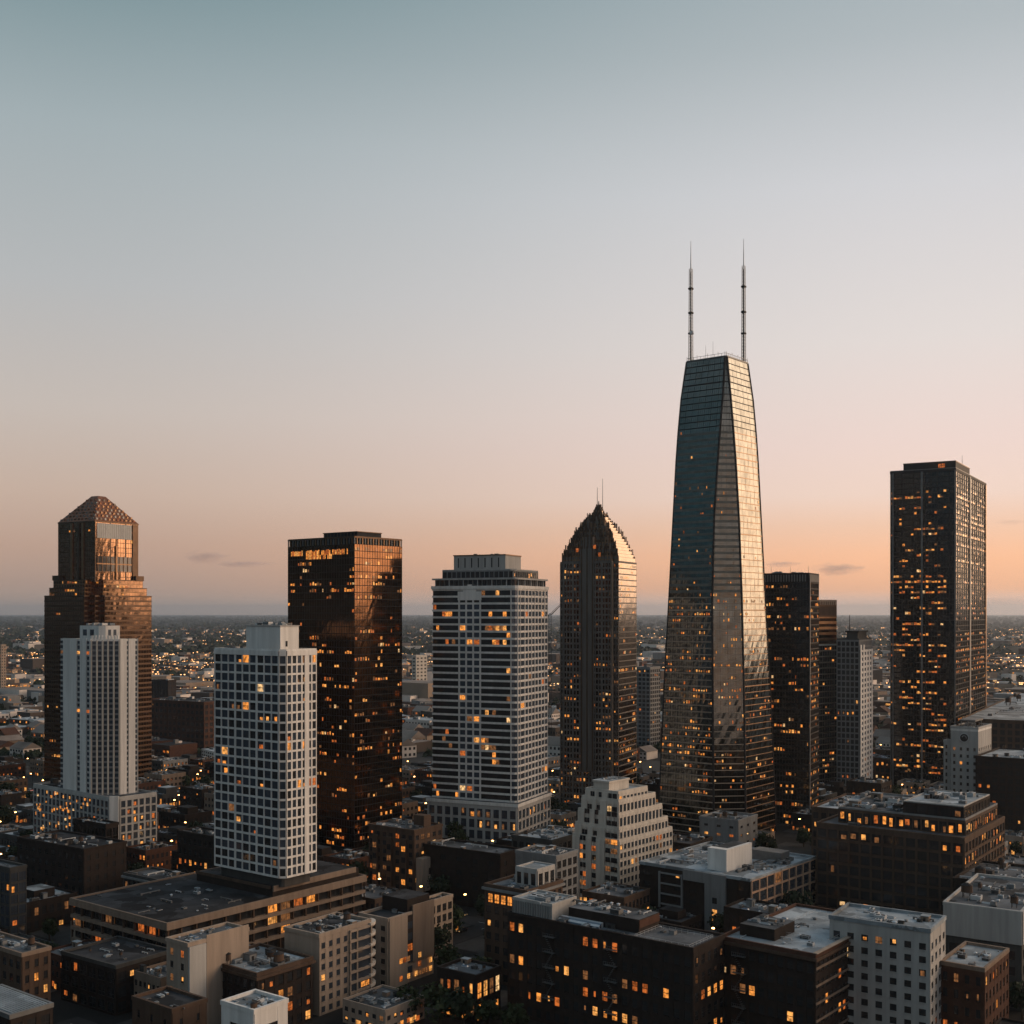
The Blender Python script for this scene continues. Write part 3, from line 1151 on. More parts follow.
    B.mast(0, 0, Z(625), Z(616), .07)
    B.mast(a * .5, 1, Z(625), Z(619), .07)
    B.finish()


grid_tower()


# ---- black box tower
def black_tower():
    th = 38
    B, a, b, Z = start('office_tower', 'plain black glass box tower with its copper lit side and flat roof', 'tower', 288, 354.5, 402, 860, th)
    zt = Z(536.5)
    P = rect(a, b)
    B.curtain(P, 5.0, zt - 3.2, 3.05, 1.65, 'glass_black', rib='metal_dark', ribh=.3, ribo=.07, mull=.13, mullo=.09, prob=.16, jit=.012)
    B.part('lobby').prism(offset(P, -1.2), 0, 5.0, 'glass_smoke')
    cr = B.part('crown_louvre')
    cr.prism(offset(P, -.5), zt - 3.2, zt, 'metal_dark', top='roof_dark')
    cr.prism(offset(P, .12), zt - .5, zt, 'bronze_dark', bottom=True)
    for e in range(4):
        p0, p1 = P[e], P[(e + 1) % 4]
        L = hypot(p1[0] - p0[0], p1[1] - p0[1])
        n = int(L / 1.65)
        for i in range(n + 1):
            cr.ebox(p0, p1, max(0, i * L / n - .22), min(L, i * L / n + .22), zt - 3.2, zt - .52, -.45, .08, 'bronze_rib' if i % 2 else 'metal_grey')
    B.roofdeck(offset(P, -.2), zt, 'roof_dark', 'bronze_dark', .3)
    # two rows of lit offices under the roof on the dark side
    p0, p1 = P[0], P[1]
    L = 2 * a
    n = int(L / 1.0)
    for zz, lo, hi in ((Z(550.8), .05, .90), (Z(554.8), .26, .68)):
        for i in range(n):
            t = (i + .5) / n
            if lo < t < hi and B.rng.random() < .8:
                B.pane(p0, p1, t * L - .36, t * L + .36, zz - 1.3, zz + B.rng.uniform(.6, 1.2), B.rng.choice(['lit_orange', 'lit_amber', 'lit_orange', 'lit_deep']), o=.05, style=0)
    q = rect(a * .50, b * .5, ax=a * .30, ay=-b * .1)
    B.part('penthouse').prism(q, zt, Z(530.5), 'metal_dark', top='roof_dark')
    B.part('penthouse').prism(offset(q, .3), Z(530.8), Z(530), 'bronze_dark', bottom=True)
    for t in range(10):
        B.part('penthouse').ebox(q[0], q[1], t * a / 10 + .2, t * a / 10 + .5, zt + .3, Z(531), 0, .2, 'bronze_dark')
    B.finish()


black_tower()


# ---- white banded tower
def banded_tower():
    th = 24
    B, a, b, Z = start('office_tower', 'white and dark striped tower with a rounded corner and a two step roof', 'tower', 433, 517, 547, 853, th)
    zb, zt = Z(803), Z(590)
    c = 3.0
    P = [(-a, -b), (a - c, -b), (a - c * .42, -b + c * .12), (a - c * .12, -b + c * .42), (a, -b + c), (a, b), (-a, b)]
    w = B.part('wall')
    w.prism(P, zb, zt, 'metal_dark')
    nf = 30
    fh = (zt - zb) / nf
    for f in range(nf + 1):
        z = zb + f * fh
        w.prism(offset(P, .32), max(zb, z - .1), min(z + .85, zt + .6), 'concrete_white', bottom=True)
    F0, F1 = P[0], P[1]
    LF = hypot(F1[0] - F0[0], F1[1] - F0[1])
    S0, S1 = P[4], P[5]
    LS = hypot(S1[0] - S0[0], S1[1] - S0[1])
    zg = Z(600)
    ctr = [.345, .435, .525, .615]
    for t in ctr:
        w.ebox(F0, F1, t * LF - .35, t * LF + .35, zb, zg, 0, .5, 'concrete_white', skip=(4,))
    gb = B.part('gable_panel')
    gb.ebox(F0, F1, .33 * LF, .63 * LF, zg, Z(591), 0, .55, 'concrete_white')
    gb.ebox(F0, F1, .40 * LF, .56 * LF, Z(591), Z(587), 0, .55, 'concrete_white')
    gb.ebox(F0, F1, .455 * LF, .505 * LF, Z(587), Z(584), 0, .55, 'concrete_white')
    sp = [.0, .16, .28, .40, .52, .64, .76, .88, 1.0]
    for t in sp:
        w.ebox(S0, S1, max(0, t * LS - .3), min(LS, t * LS + .3), zb, zt, 0, .48, 'concrete_white', skip=(4,))
    for e in (1, 3):
        p0 = P[e]
        w.ebox(p0, P[e + 1], -.2, .25, zb, zt, 0, .42, 'concrete_white', skip=(4,))
    lmF = B.litmap(nf, 24, .10, .3)
    lmS = B.litmap(nf, 8, .05, .3)
    for f in range(nf):
        z0, z1 = zb + f * fh + .87, zb + (f + 1) * fh - .12
        segs = [(.008, .08), (.08, .165), (.165, .25), (.25, .335)] + [(.355, .425), (.445, .515), (.535, .605)] + [(.628, .72), (.72, .81), (.81, .90), (.90, .99)]
        segs = [x for (u0, u1) in segs for x in (((u0, (u0 + u1) / 2 - .002), ((u0 + u1) / 2 + .002, u1)) if not .34 < u0 < .62 else ((u0, u1),))]
        for i, (t0, t1) in enumerate(segs):
            if z1 > zg and .33 < t0 < .62:
                continue
            m = lmF[f][i]
            B.pane(F0, F1, t0 * LF, t1 * LF, z0, z1, m or ('glass_blue' if .34 < t0 < .62 else 'glass_dark'), o=.06, style=0)
        for i in range(8):
            B.pane(S0, S1, sp[i] * LS + .3, sp[i + 1] * LS - .3, z0, z1, lmS[f][i] or 'glass_blue', o=.06, style=0)
        for e in (1, 2, 3):
            p0, p1 = P[e], P[e + 1]
            L = hypot(p1[0] - p0[0], p1[1] - p0[1])
            B.pane(p0, p1, .1, L - .1, z0, z1, 'glass_blue', o=.06, style=0)
    # crown: wide glazed storey, narrower storey, penthouse
    B.part('crown_slab').prism(offset(P, .7), zt + .61, Z(577.5) - (Z(577.5) - Z(588)) * .75, 'concrete_white', bottom=True)
    zc = Z(577.5)
    P2 = offset(P, -.9)
    B.part('crown_glass').prism(P2, zt, zc - .8, 'glass_dark')
    B.part('crown_slab').prism(offset(P, .35), zc - .8, zc, 'concrete_pale', bottom=True, top='roof_grey')
    for e in (0, 4):
        p0, p1 = P2[e], P2[e + 1]
        L = hypot(p1[0] - p0[0], p1[1] - p0[1])
        n = int(L / 2.4)
        for i in range(n + 1):
            B.part('crown_fin').ebox(p0, p1, max(0, i * L / n - .15), min(L, i * L / n + .15), zt + .6, zc - .8, 0, .5, 'metal_pale' if i % 3 == 0 else 'metal_grey')
    P3 = offset(P, -3.4)
    zd = Z(569.5)
    B.punched(P3, zc, zd, 3.6, 2.4, 'concrete_grey', pier=.4, span=.5, proud=.2, glassm='glass_dark', prob=.12, part='upper_storey', top=.4)
    B.roofdeck(P3, zd, 'roof_grey', 'concrete_pale', .5)
    q = rect(a * .62, b * .5, ax=-a * .04, ay=-b * .1)
    ze = Z(553)
    B.part('penthouse').prism(q, zd, ze, 'concrete_pale', top='roof_dark')
    for t in range(7):
        B.part('penthouse').ebox(q[0], q[1], (.08 + t * .13) * 1.24 * a, (.08 + t * .13) * 1.24 * a + .55, zd + 1.5, ze - 1.5, 0, .08, 'metal_dark')
    B.part('penthouse').prism(offset(q, .25), ze - .5, ze, 'bronze_rib', bottom=True, top='roof_dark')
    B.clutter(-a * .4, -b * .4, a * .4, b * .2, ze, 5, .6, 1.4, 'uv')
    # podium with tall windows
    Q = [(-a - 1.5, -b - 2.0), (a + 1.0, -b - 2.0), (a + 1.0, b + 1), (-a - 1.5, b + 1)]
    B.punched(Q, 0, zb - 1.6, 4.6, 4.2, 'concrete_pale', pier=1.3, span=1.2, proud=.5, glassm='glass_blue', prob=.17, part='podium', top=1.2)
    B.part('podium_cornice').prism(offset(Q, .8), zb - 1.6, zb - .05, 'concrete_white', bottom=True, top='roof_grey')
    B.finish()


banded_tower()


# ---- pointed tower
def pointed_tower():
    th = 25
    B, a, b, Z = start('office_tower', 'brown stone tower stepping up to a pointed crown with two thin spires', 'tower', 558.5, 617, 638, 808, th)
    s = (a + b) / 2
    s = min(a, s)
    b = b
    zs = Z(562)
    c = 3.2
    c2 = c * .9
    P = [(-a + c, -b), (a - c, -b), (a - c, -b + c2), (a, -b + c2), (a, b - c2), (a - c, b - c2), (a - c, b), (-a + c, b), (-a + c, b - c2), (-a, b - c2), (-a, -b + c2), (-a + c, -b + c2)]
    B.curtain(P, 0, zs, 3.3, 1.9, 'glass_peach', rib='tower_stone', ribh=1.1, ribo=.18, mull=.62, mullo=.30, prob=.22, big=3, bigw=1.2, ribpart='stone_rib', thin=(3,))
    B.roofdeck(P, zs, 'roof_dark', 'tower_stone', .8)
    # crown tiers (picture row of the foot, half width as a share of the shaft)
    key = [(562, 1.0), (551, .87), (541, .73), (533, .60), (524, .42), (516, .25), (509, .13), (503, .06)]
    rows = []
    for (ya, ka), (yb_, kb) in zip(key, key[1:]):
        for t in (0, .34, .67):
            rows.append((ya + (yb_ - ya) * t, ka + (kb - ka) * t))
    rows.append(key[-1])
    zp = zs
    cr = B.part('crown')
    fin = B.part('crown_fin')
    for i in range(1, len(rows)):
        k = rows[i][1]
        z1 = Z(rows[i][0]) + (1.2 if i < 16 else 0)
        z0 = Z(rows[i - 1][0]) - .5
        aa, bb = a * k, b * k
        cc = c * k
        q = [(-aa + cc, -bb), (aa - cc, -bb), (aa - cc, -bb + cc), (aa, -bb + cc), (aa, bb - cc), (aa - cc, bb - cc), (aa - cc, bb), (-aa + cc, bb), (-aa + cc, bb - cc), (-aa, bb - cc), (-aa, -bb + cc), (-aa + cc, -bb + cc)]
        cr.prism(q, zs - .2 if i == 1 else z0 - 1.5, z1, 'tower_stone' if i % 2 else 'bronze_dark', top='roof_dark')
        for e in range(12):
            p0, p1 = q[e], q[(e + 1) % 12]
            L = hypot(p1[0] - p0[0], p1[1] - p0[1])
            n = max(1, int(L / (1.9 if i < 16 else 1.2)))
            for j in range(n + 1):
                t = j * L / n
                up = (1.0 - abs(j / n - .5) * 2) * 1.6 if L > 4 else .4
                if e == 3 and 0 < j < n:
                    continue
                up = up * .5 + B.rng.random() ** 2 * (3.0 if i < 16 else .8)
                fin.ebox(p0, p1, max(0, t - .25), min(L, t + .25), z0 - 1, z1 + .5 + up, -.4, .35, B.rng.choice(['tower_stone', 'bronze_dark', 'bronze_rib', 'stone_brown']))
            if e == 3:       # the sunset side of the crown is glazed like the shaft
                cr.ebox(p0, p1, .3, L - .3, z0 - .4, z1 - .2, 0, .42, 'glass_peach', skip=(4,))
                continue
            for j in range(max(1, int((z1 - z0) / 1.6))):
                cr.ebox(p0, p1, .1, L - .1, z0 + j * 1.6 + .2, z0 + j * 1.6 + .75, 0, .18, 'bronze_rib', skip=(4,))
    # centre bay rising through the crown on each face
    bay = B.part('centre_bay')
    for e, half, w_ in ((0, b, 4.2), (2, b, 4.2)):
        for z1, hw, o in ((Z(548), w_, .6), (Z(536), w_ * .7, -.2 * half * .2)):
            if e in (0, 2):
                sg = -1 if e == 0 else 1
                y0, y1 = sorted((sg * half * .3, sg * (half + o)))
                bay.box(-hw, y0, 20, hw, y1, z1, 'tower_stone')
                for x in (-hw + .6, -.3, hw - 1.2):
                    ya, yb_ = sorted((sg * (half + o), sg * (half + o + .35)))
                    bay.box(x, ya, 20, x + .6, yb_, z1 + 1.5, 'bronze_dark')
            else:
                sg = 1 if e == 1 else -1
                x0, x1 = sorted((sg * half * .3, sg * (half + o)))
                bay.box(x0, -hw, 20, x1, hw, z1, 'tower_stone')
    # lit openings in the crown
    for py, t in ((553, .35), (548, .6), (556, .7), (551, .25)):
        B.pane((-a * .85, -b * .9), (a * .85, -b * .9), t * a * 1.7, t * a * 1.7 + 1.6, Z(py), Z(py) + 2.2, 'lit_deep', o=.6, style=0)
    B.mast(-.9, 0, Z(505), Z(483), .22, 'spire')
    B.mast(2.2, .6, Z(512), Z(474), .20, 'spire')
    B.part('spire').tube((0, 0, Z(506)), (0, 0, Z(497)), .8, .2, 'tower_stone', 6)
    B.finish()


pointed_tower()


# ---- tallest tower: tapering, twin masts
def tall_tower():
    th = radians(39)
    ef = th - radians(9.8)
    yb = 840.0
    Y = ground_y(yb)
    sc = F / Y                                # pixels per metre
    k = cos(ef) + sin(ef)
    # (row, silhouette width px, chamfer px width)
    prof = [(840, 116, 31), (800, 113.5, 31), (690, 104.5, 30.5), (600, 95, 29), (520, 87, 24.5), (460, 81, 17.5), (430, 77, 13), (395, 71, 7.5), (357, 60.5, 2.0)]
    cyy = Y + 19
    X = (717.3 - 512) / F * cyy
    cx = X
    B = Bld('office_tower', 'tallest tower of the skyline, tapering teal glass with twin white masts', 'tower', (cx, cyy, 0), th)
    FOOT.append([(cx - 30, cyy - 24), (cx + 30, cyy - 24), (cx + 30, cyy + 30), (cx - 30, cyy + 30)])
    levels = []
    for py, wpx, chpx in prof:
        Yn = cyy - 14
        z = max(0.0, z_at(py, Yn))
        s = wpx / (F / cyy) / k / 2
        c = chpx / (F / Yn) / k
        levels.append((z, s, c))
    nfl = 76
    zt = levels[-1][0]

    def at(z):
        for (z0, s0, c0), (z1, s1, c1) in zip(levels, levels[1:]):
            if z <= z1 + 1e-6:
                u = (z - z0) / (z1 - z0)
                return s0 + (s1 - s0) * u, c0 + (c1 - c0) * u
        return levels[-1][1:]

    def ring(z):
        s, c = at(z)
        c = max(.5, c)
        return [(-s + c, -s), (s - c, -s), (s, -s + c), (s, s - c), (s - c, s), (-s + c, s), (-s, s - c), (-s, -s + c)]
    # only the front and back corners are cut deep; the side ones stay sharp

    def ring2(z):
        s, c = at(z)
        c = max(.4, c)
        return [(-s, -s), (s - c, -s), (s, -s + c), (s, s), (-s + c, s), (-s, s - c)]
    zs = [zt * i / nfl for i in range(nfl + 1)]
    g = B.part('glass_wall')
    r = B.part('floor_rib')
    v = B.part('mullion')
    lm = {e: B.litmap(nfl, 22, .38 if e != 2 else .2, .32) for e in (0, 1, 2)}
    mi = g.mi('glass_teal')
    nbs = [20, 12, 16, 20, 12, 20]
    for e in range(6):
        nb = nbs[e]
        base = len(g.v)
        for f, z in enumerate(zs):
            q = ring2(z)
            p0, p1 = Vector((*q[e], 0)), Vector((*q[(e + 1) % 6], 0))
            d = (p1 - p0).normalized()
            n = Vector((d.y, -d.x, 0))
            for i in range(nb + 1):
                j = 0 if i in (0, nb) else B.rng.uniform(-.03, .03)
                p = p0.lerp(p1, i / nb) + n * j
                g.v.append((p.x, p.y, z))
        for f in range(nfl):
            for i in range(nb):
                q = base + f * (nb + 1) + i
                g.f.append((q, q + 1, q + nb + 2, q + nb + 1))
                g.m.append(mi)
        for f, z in enumerate(zs):
            q = ring2(z)
            p0, p1 = q[e], q[(e + 1) % 6]
            L = hypot(p0[0] - p1[0], p0[1] - p1[1])
            big = (f % 12 == 0)
            hh = (.34 if big else .24) if e == 0 else (.26 if big else .19)
            band = 120 < z < 198 and e != 2 and e != 5
            if band:
                hh = .62
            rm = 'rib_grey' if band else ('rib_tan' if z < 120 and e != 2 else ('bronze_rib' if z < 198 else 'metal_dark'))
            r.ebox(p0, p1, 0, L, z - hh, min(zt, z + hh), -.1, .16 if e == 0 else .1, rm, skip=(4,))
        for i in range(1, nb):
            w_ = (.07 if i % 3 else .14) if e == 0 else (.035 if i % 3 else .08)
            for (za, _, _), (zb, _, _) in zip(levels, levels[1:]):
                qa, qb = ring2(za), ring2(zb)
                pa = Vector((*qa[e], za)).lerp(Vector((*qa[(e + 1) % 6], za)), i / nb)
                pb = Vector((*qb[e], zb)).lerp(Vector((*qb[(e + 1) % 6], zb)), i / nb)
                v.tube(pa, pb, w_, w_, 'metal_dark', 4, cap=False)
        if e < 3:
            for f in range(nfl - 2):
                z = zs[f]
                hfac = 1.0 if z < 85 else (.7 if z < 118 else (.22 if z < 170 else .03))
                q = ring2(z + 1.5)
                p0, p1 = q[e], q[(e + 1) % 6]
                L = hypot(p0[0] - p1[0], p0[1] - p1[1])
                if e > 0 and L < 5:
                    continue
                bw = L / nb
                for i in range(nb):
                    if lm[e][f][i] and B.rng.random() < hfac:
                        B.pane(p0, p1, i * bw + .15 + B.rng.random() * .3 * bw, (i + 1) * bw - .15 - B.rng.random() * .25 * bw, z + .68, z + B.rng.uniform(1.35, 2.2), lm[e][f][i], o=.09, style=0)
    # edge ribs
    for (za, _, _), (zb, _, _) in zip(levels, levels[1:]):
        qa, qb = ring2(za), ring2(zb)
        for i in range(6):
            B.part('edge_rib').tube((*qa[i], za), (*qb[i], zb), .55 if i in (1, 2) else .4, .55 if i in (1, 2) else .4, 'metal_dark', 6, cap=False)
    # roof, rails, plant
    q = ring2(zt)
    B.part('roof').prism(offset(q, -.6), zt - .4, zt + .05, 'roof_grey')
    pr = B.part('parapet')
    for i in range(6):
        p0, p1 = q[i], q[(i + 1) % 6]
        L = hypot(p0[0] - p1[0], p0[1] - p1[1])
        pr.ebox(p0, p1, 0, L, zt - .3, zt + .6, -.4, .1, 'metal_grey')
        rl = B.part('roof_rail')
        rl.ebox(p0, p1, .1, L - .1, zt + 1.8, zt + 1.95, -.4, -.25, 'concrete_cream')
        n = max(1, int(L / 1.8))
        for j in range(n + 1):
            rl.ebox(p0, p1, max(0, j * L / n - .07), min(L, j * L / n + .07), zt + .6, zt + 1.8 + (1.0 if j % 3 == 0 else 0), -.4, -.26, 'concrete_cream')
    s = at(zt)[0]
    B.clutter(-s * .6, -s * .6, s * .6, s * .6, zt, 9, .8, 2.2, 'uvupv')
    for x in (-.25, .12):
        B.mast(s * x, -s * .6, zt, zt + 9 + 4 * x, .09)
    # twin lattice masts

    def mast(x, y, ztop, zmid):
        m = MB()
        hw = .78
        pts = [(-hw, -hw), (hw, -hw), (hw, hw), (-hw, hw)]
        for px, pyy in pts:
            m.tube((px, pyy, 0), (px * .75, pyy * .75, zmid - zt), .17, .14, 'concrete_cream', 5)
        nz = 30
        for i in range(nz):
            za, zb = (zmid - zt) * i / nz, (zmid - zt) * (i + 1) / nz
            sa, sb = 1 - .25 * i / nz, 1 - .25 * (i + 1) / nz
            for j in range(4):
                p, q_ = pts[j], pts[(j + 1) % 4]
                m.tube((p[0] * sa, p[1] * sa, za), (q_[0] * sb, q_[1] * sb, zb), .06, .06, 'metal_pale', 4, cap=False)
                m.tube((p[0] * sb, p[1] * sb, zb), (q_[0] * sb, q_[1] * sb, zb), .07, .07, 'metal_pale', 4, cap=False)
        for hz in (.30, .52, .78):
            m.box(-1.0, -1.0, (zmid - zt) * hz, 1.0, 1.0, (zmid - zt) * hz + .8, 'metal_dark')
        m.box(-.2, -.2, 1, .2, .2, (zmid - zt) * .97, 'stone_brown')
        m.tube((0, 0, zmid - zt), (0, 0, ztop - zt), .30, .10, 'metal_pale', 6)
        o = m.build('antenna_mast', B.root, (x, y, zt))
        return o
    Yt = cyy
    mp = ((-s * .86, -s * .86), (s * .86, s * .86))
    for (lx, ly), top, mid in zip(mp, (241, 239), (269, 266)):
        wp = B.rot @ Vector((lx, ly, 0)) + B.loc
        mast(lx, ly, z_at(top, wp.y), z_at(mid, wp.y))
    d = MB()
    d.tube((0, -1.1, 0), (0, -1.5, .1), 1.2, .9, 'concrete_white', 10)
    d.build('dish_antenna', B.root, (mp[0][0] + 1.2, mp[0][1] - .3, z_at(334, Yt)))
    B.finish()


tall_tower()


# ---- dark slab right of the tallest tower
def slab_tower():
    B, a, b, Z = start('office_tower', 'black slab tower with scattered lit windows touching the tallest tower at right', 'tower', 757, 812, 816, 824, 27)
    b = max(b, 11)
    zt = Z(574)
    P = [(-a, -b), (a, -b), (a, b), (-a, b)]
    B.curtain(P, 0, zt - 4.5, 3.15, 1.5, 'glass_smoke', rib='metal_dark', ribh=.6, ribo=.12, mull=.2, mullo=.1, prob=.24, )
    cr = B.part('crown')
    cr.prism(offset(P, .15), zt - 4.5, zt, 'metal_dark', top='roof_dark', bottom=True)
    for e in (0, 1):
        p0, p1 = P[e], P[e + 1]
        L = hypot(p1[0] - p0[0], p1[1] - p0[1])
        for i in range(int(L / 1.4)):
            cr.ebox(p0, p1, i * 1.4 + .2, i * 1.4 + .9, zt - 4.0, zt - .4, .15, .35, 'metal_grey')
    B.part('corner_rib').ebox(P[1], P[2], 0, .9, 0, zt - 1, .16, .6, 'metal_grey')
    B.roofdeck(P, zt, 'roof_dark', 'metal_dark', .5)
    B.clutter(-a * .8, -b * .6, a * .8, b * .6, zt, 14, 1, 2.6, 'uvpu')
    for x in (-.5, .2, .85):
        B.mast(a * x, -b * .3, zt, zt + 4.5, .1)
    B.finish()


slab_tower()


def copper_tower():
    B, a, b, Z = start('office_tower', 'narrow copper banded tower half hidden behind the black slab', 'tower', 809, 817.5, 836.5, 792, 52)
    zt = Z(601)
    P = rect(a, b)
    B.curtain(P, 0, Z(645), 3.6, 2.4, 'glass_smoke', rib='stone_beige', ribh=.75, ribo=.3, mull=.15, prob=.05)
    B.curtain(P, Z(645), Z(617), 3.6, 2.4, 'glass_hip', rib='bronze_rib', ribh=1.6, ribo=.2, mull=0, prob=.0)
    cr = B.part('crown')
    cr.prism(offset(P, .1), Z(617), zt, 'bronze_dark', bottom=True, top='roof_dark')
    p0, p1 = P[1], P[2]
    cr.ebox(p0, p1, 1.2, 2 * b - .8, Z(615.5), Z(606.5), .1, .4, 'stone_brown')
    for i in range(9):
        cr.ebox(p0, p1, i * 2 * b / 9 + .2, i * 2 * b / 9 + 1.0, Z(605), zt - .3, .1, .5, 'stone_beige')
    B.part('sign_band').ebox(p0, p1, 0, 2 * b, Z(645.8), Z(644.2), .3, .6, 'concrete_cream')
    B.roofdeck(P, zt, 'roof_dark', 'stone_beige', .8)
    B.finish()


copper_tower()


def grey_tower():
    B, a, b, Z = start('apartment_tower', 'thin grey tower with one pale side standing right of the copper banded tower', 'tower', 837, 859, 871.5, 797, 30)
    zt = Z(640)
    P = rect(a, b)
    p0, p1 = P[1], P[2]
    B.punched(P, 0, zt, 3.4, 2.6, 'concrete_grey', pier=.7, span=.9, proud=.25, glassm='glass_dark', prob=.06, only=(0,))
    w = B.part('pale_wall')
    L = 2 * b
    w.ebox(p0, p1, .0, L, 6, Z(650), .28, .55, 'concrete_dark')
    nf = int((Z(650) - 6) / 3.2)
    for i in range(5):
        w.ebox(p0, p1, i * L / 4.6, min(L, i * L / 4.6 + L * .10), 6, Z(650) + (3 if i < 2 else 0), .55, 1.0, 'concrete_white')
    for f in range(nf + 1):
        w.ebox(p0, p1, 0, L, 6 + f * 3.2, 7.3 + f * 3.2, .55, .9, 'concrete_white')
    for f in range(nf):
        for i in range(4):
            B.pane(p0, p1, i * L / 4.6 + L * .11, (i + 1) * L / 4.6 - .1, 7.35 + f * 3.2, 9.1 + f * 3.2, 'lit_dim' if B.rng.random() < .03 else 'glass_blue', o=.62, style=0)
    B.part('portal').ebox(p0, p1, -.6, L + .8, 3, 6, .2, 2.2, 'stone_tan')
    q = rect(a * .5, b * .7, ax=a * .2)
    B.part('penthouse').prism(q, zt, Z(632.5), 'concrete_dark', top='roof_dark')
    B.part('penthouse').prism(offset(q, .8), Z(632.5), Z(631), 'metal_dark', bottom=True)
    B.roofdeck(P, zt, 'roof_grey', 'concrete_dark', .8)
    B.mast(-a * .45, 0, zt, Z(615), .35)
    B.finish()


grey_tower()


def right_tower():
    th = 31
    B, a, b, Z = start('office_tower', 'big dark glass tower full of lit windows standing alone at far right', 'tower', 890.5, 955.5, 986, 792, th)
    zt = Z(468)
    P = rect(a, b)
    B.curtain(P, 0, zt - 1.5, 3.25, 1.75, 'glass_night', rib='metal_dark', ribh=.55, ribo=.12, mull=.16, mullo=.1, prob=.0, big=4, bigw=.5)
    # lit panes, denser in bands
    fh = (zt - 1.5) / max(1, round((zt - 1.5) / 3.25))
    for e, n0 in ((0, .17), (1, .16)):
        p0, p1 = P[e], P[e + 1]
        L = hypot(p1[0] - p0[0], p1[1] - p0[1])
        nb = round(L / 1.75)
        bw = L / nb
        nf = int((zt - 8) / fh)
        lm = B.litmap(nf, nb, n0 * 2.0, .40)
        for f in range(3, nf):
            for i in range(nb):
                if e == 0 and i / nb > .86:
                    continue
                if lm[f][i]:
                    B.pane(p0, p1, i * bw + .12, (i + 1) * bw - .12, f * fh + .45, f * fh + B.rng.uniform(1.2, 2.1), lm[f][i], o=.05, style=0)
    # lighter reflective bay strips and the shaft in the middle of the long face
    st = B.part('facade_strip')
    p0, p1 = P[0], P[1]
    L = 2 * a
    for t, w_ in ((.0, .012), (.03, .02), (.475, .03), (.985, .015)):
        st.ebox(p0, p1, t * L, (t + w_) * L, 2, zt - 1, .13, .5, 'metal_grey')
    p0, p1 = P[1], P[2]
    L = 2 * b
    for t, w_ in ((.42, .035), (.97, .03)):
        st.ebox(p0, p1, t * L, (t + w_) * L, 2, zt - 1, .13, .5, 'bronze_rib' if t > .5 else 'metal_grey')
    B.part('crown').prism(offset(P, .3), zt - 1.5, zt, 'metal_dark', bottom=True, top='roof_dark')
    B.roofdeck(P, zt, 'roof_dark', 'metal_grey', .5)
    q = [(-a * .62, -b * .96), (a * .985, -b * .96), (a * .985, -b * .1), (-a * .62, -b * .1)]
    ze = Z(460)
    B.part('penthouse').prism(q, zt - .1, ze, 'metal_dark', top='roof_dark')
    B.part('penthouse').prism(offset(q, .2), ze - .6, ze, 'bronze_dark', bottom=True)
    B.pane(q[0], q[1], a * 1.08, a * 1.28, zt + 1, ze - 1.5, 'lit_deep', o=.25)
    B.mast(a * .95, -b * .5, ze, Z(450.5), .16)
    B.mast(a * .6, -b * .5, ze, Z(456), .14)
    B.finish()


right_tower()


# ================================================================== middle distance and near blocks
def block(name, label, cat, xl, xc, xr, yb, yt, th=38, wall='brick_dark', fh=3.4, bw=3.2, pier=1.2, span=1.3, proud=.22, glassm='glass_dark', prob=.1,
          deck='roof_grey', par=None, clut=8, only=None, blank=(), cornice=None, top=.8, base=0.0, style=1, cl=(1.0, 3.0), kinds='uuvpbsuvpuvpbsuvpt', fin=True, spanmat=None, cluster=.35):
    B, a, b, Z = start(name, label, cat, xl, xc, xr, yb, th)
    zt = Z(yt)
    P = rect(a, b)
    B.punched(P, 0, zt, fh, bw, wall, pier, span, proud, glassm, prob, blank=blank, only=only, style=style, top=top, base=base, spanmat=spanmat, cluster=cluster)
    if cornice:
        B.part('cornice').prism(offset(P, .75), zt - 1.0, zt - .28, cornice, bottom=True)
    B.roofdeck(P, zt, deck, par or wall, .8, over=.3)
    if clut:
        B.clutter(-a * .82, -b * .82, a * .82, b * .82, zt, clut, cl[0], cl[1], kinds)
    if fin:
        B.finish()
    return B, a, b, Z, zt


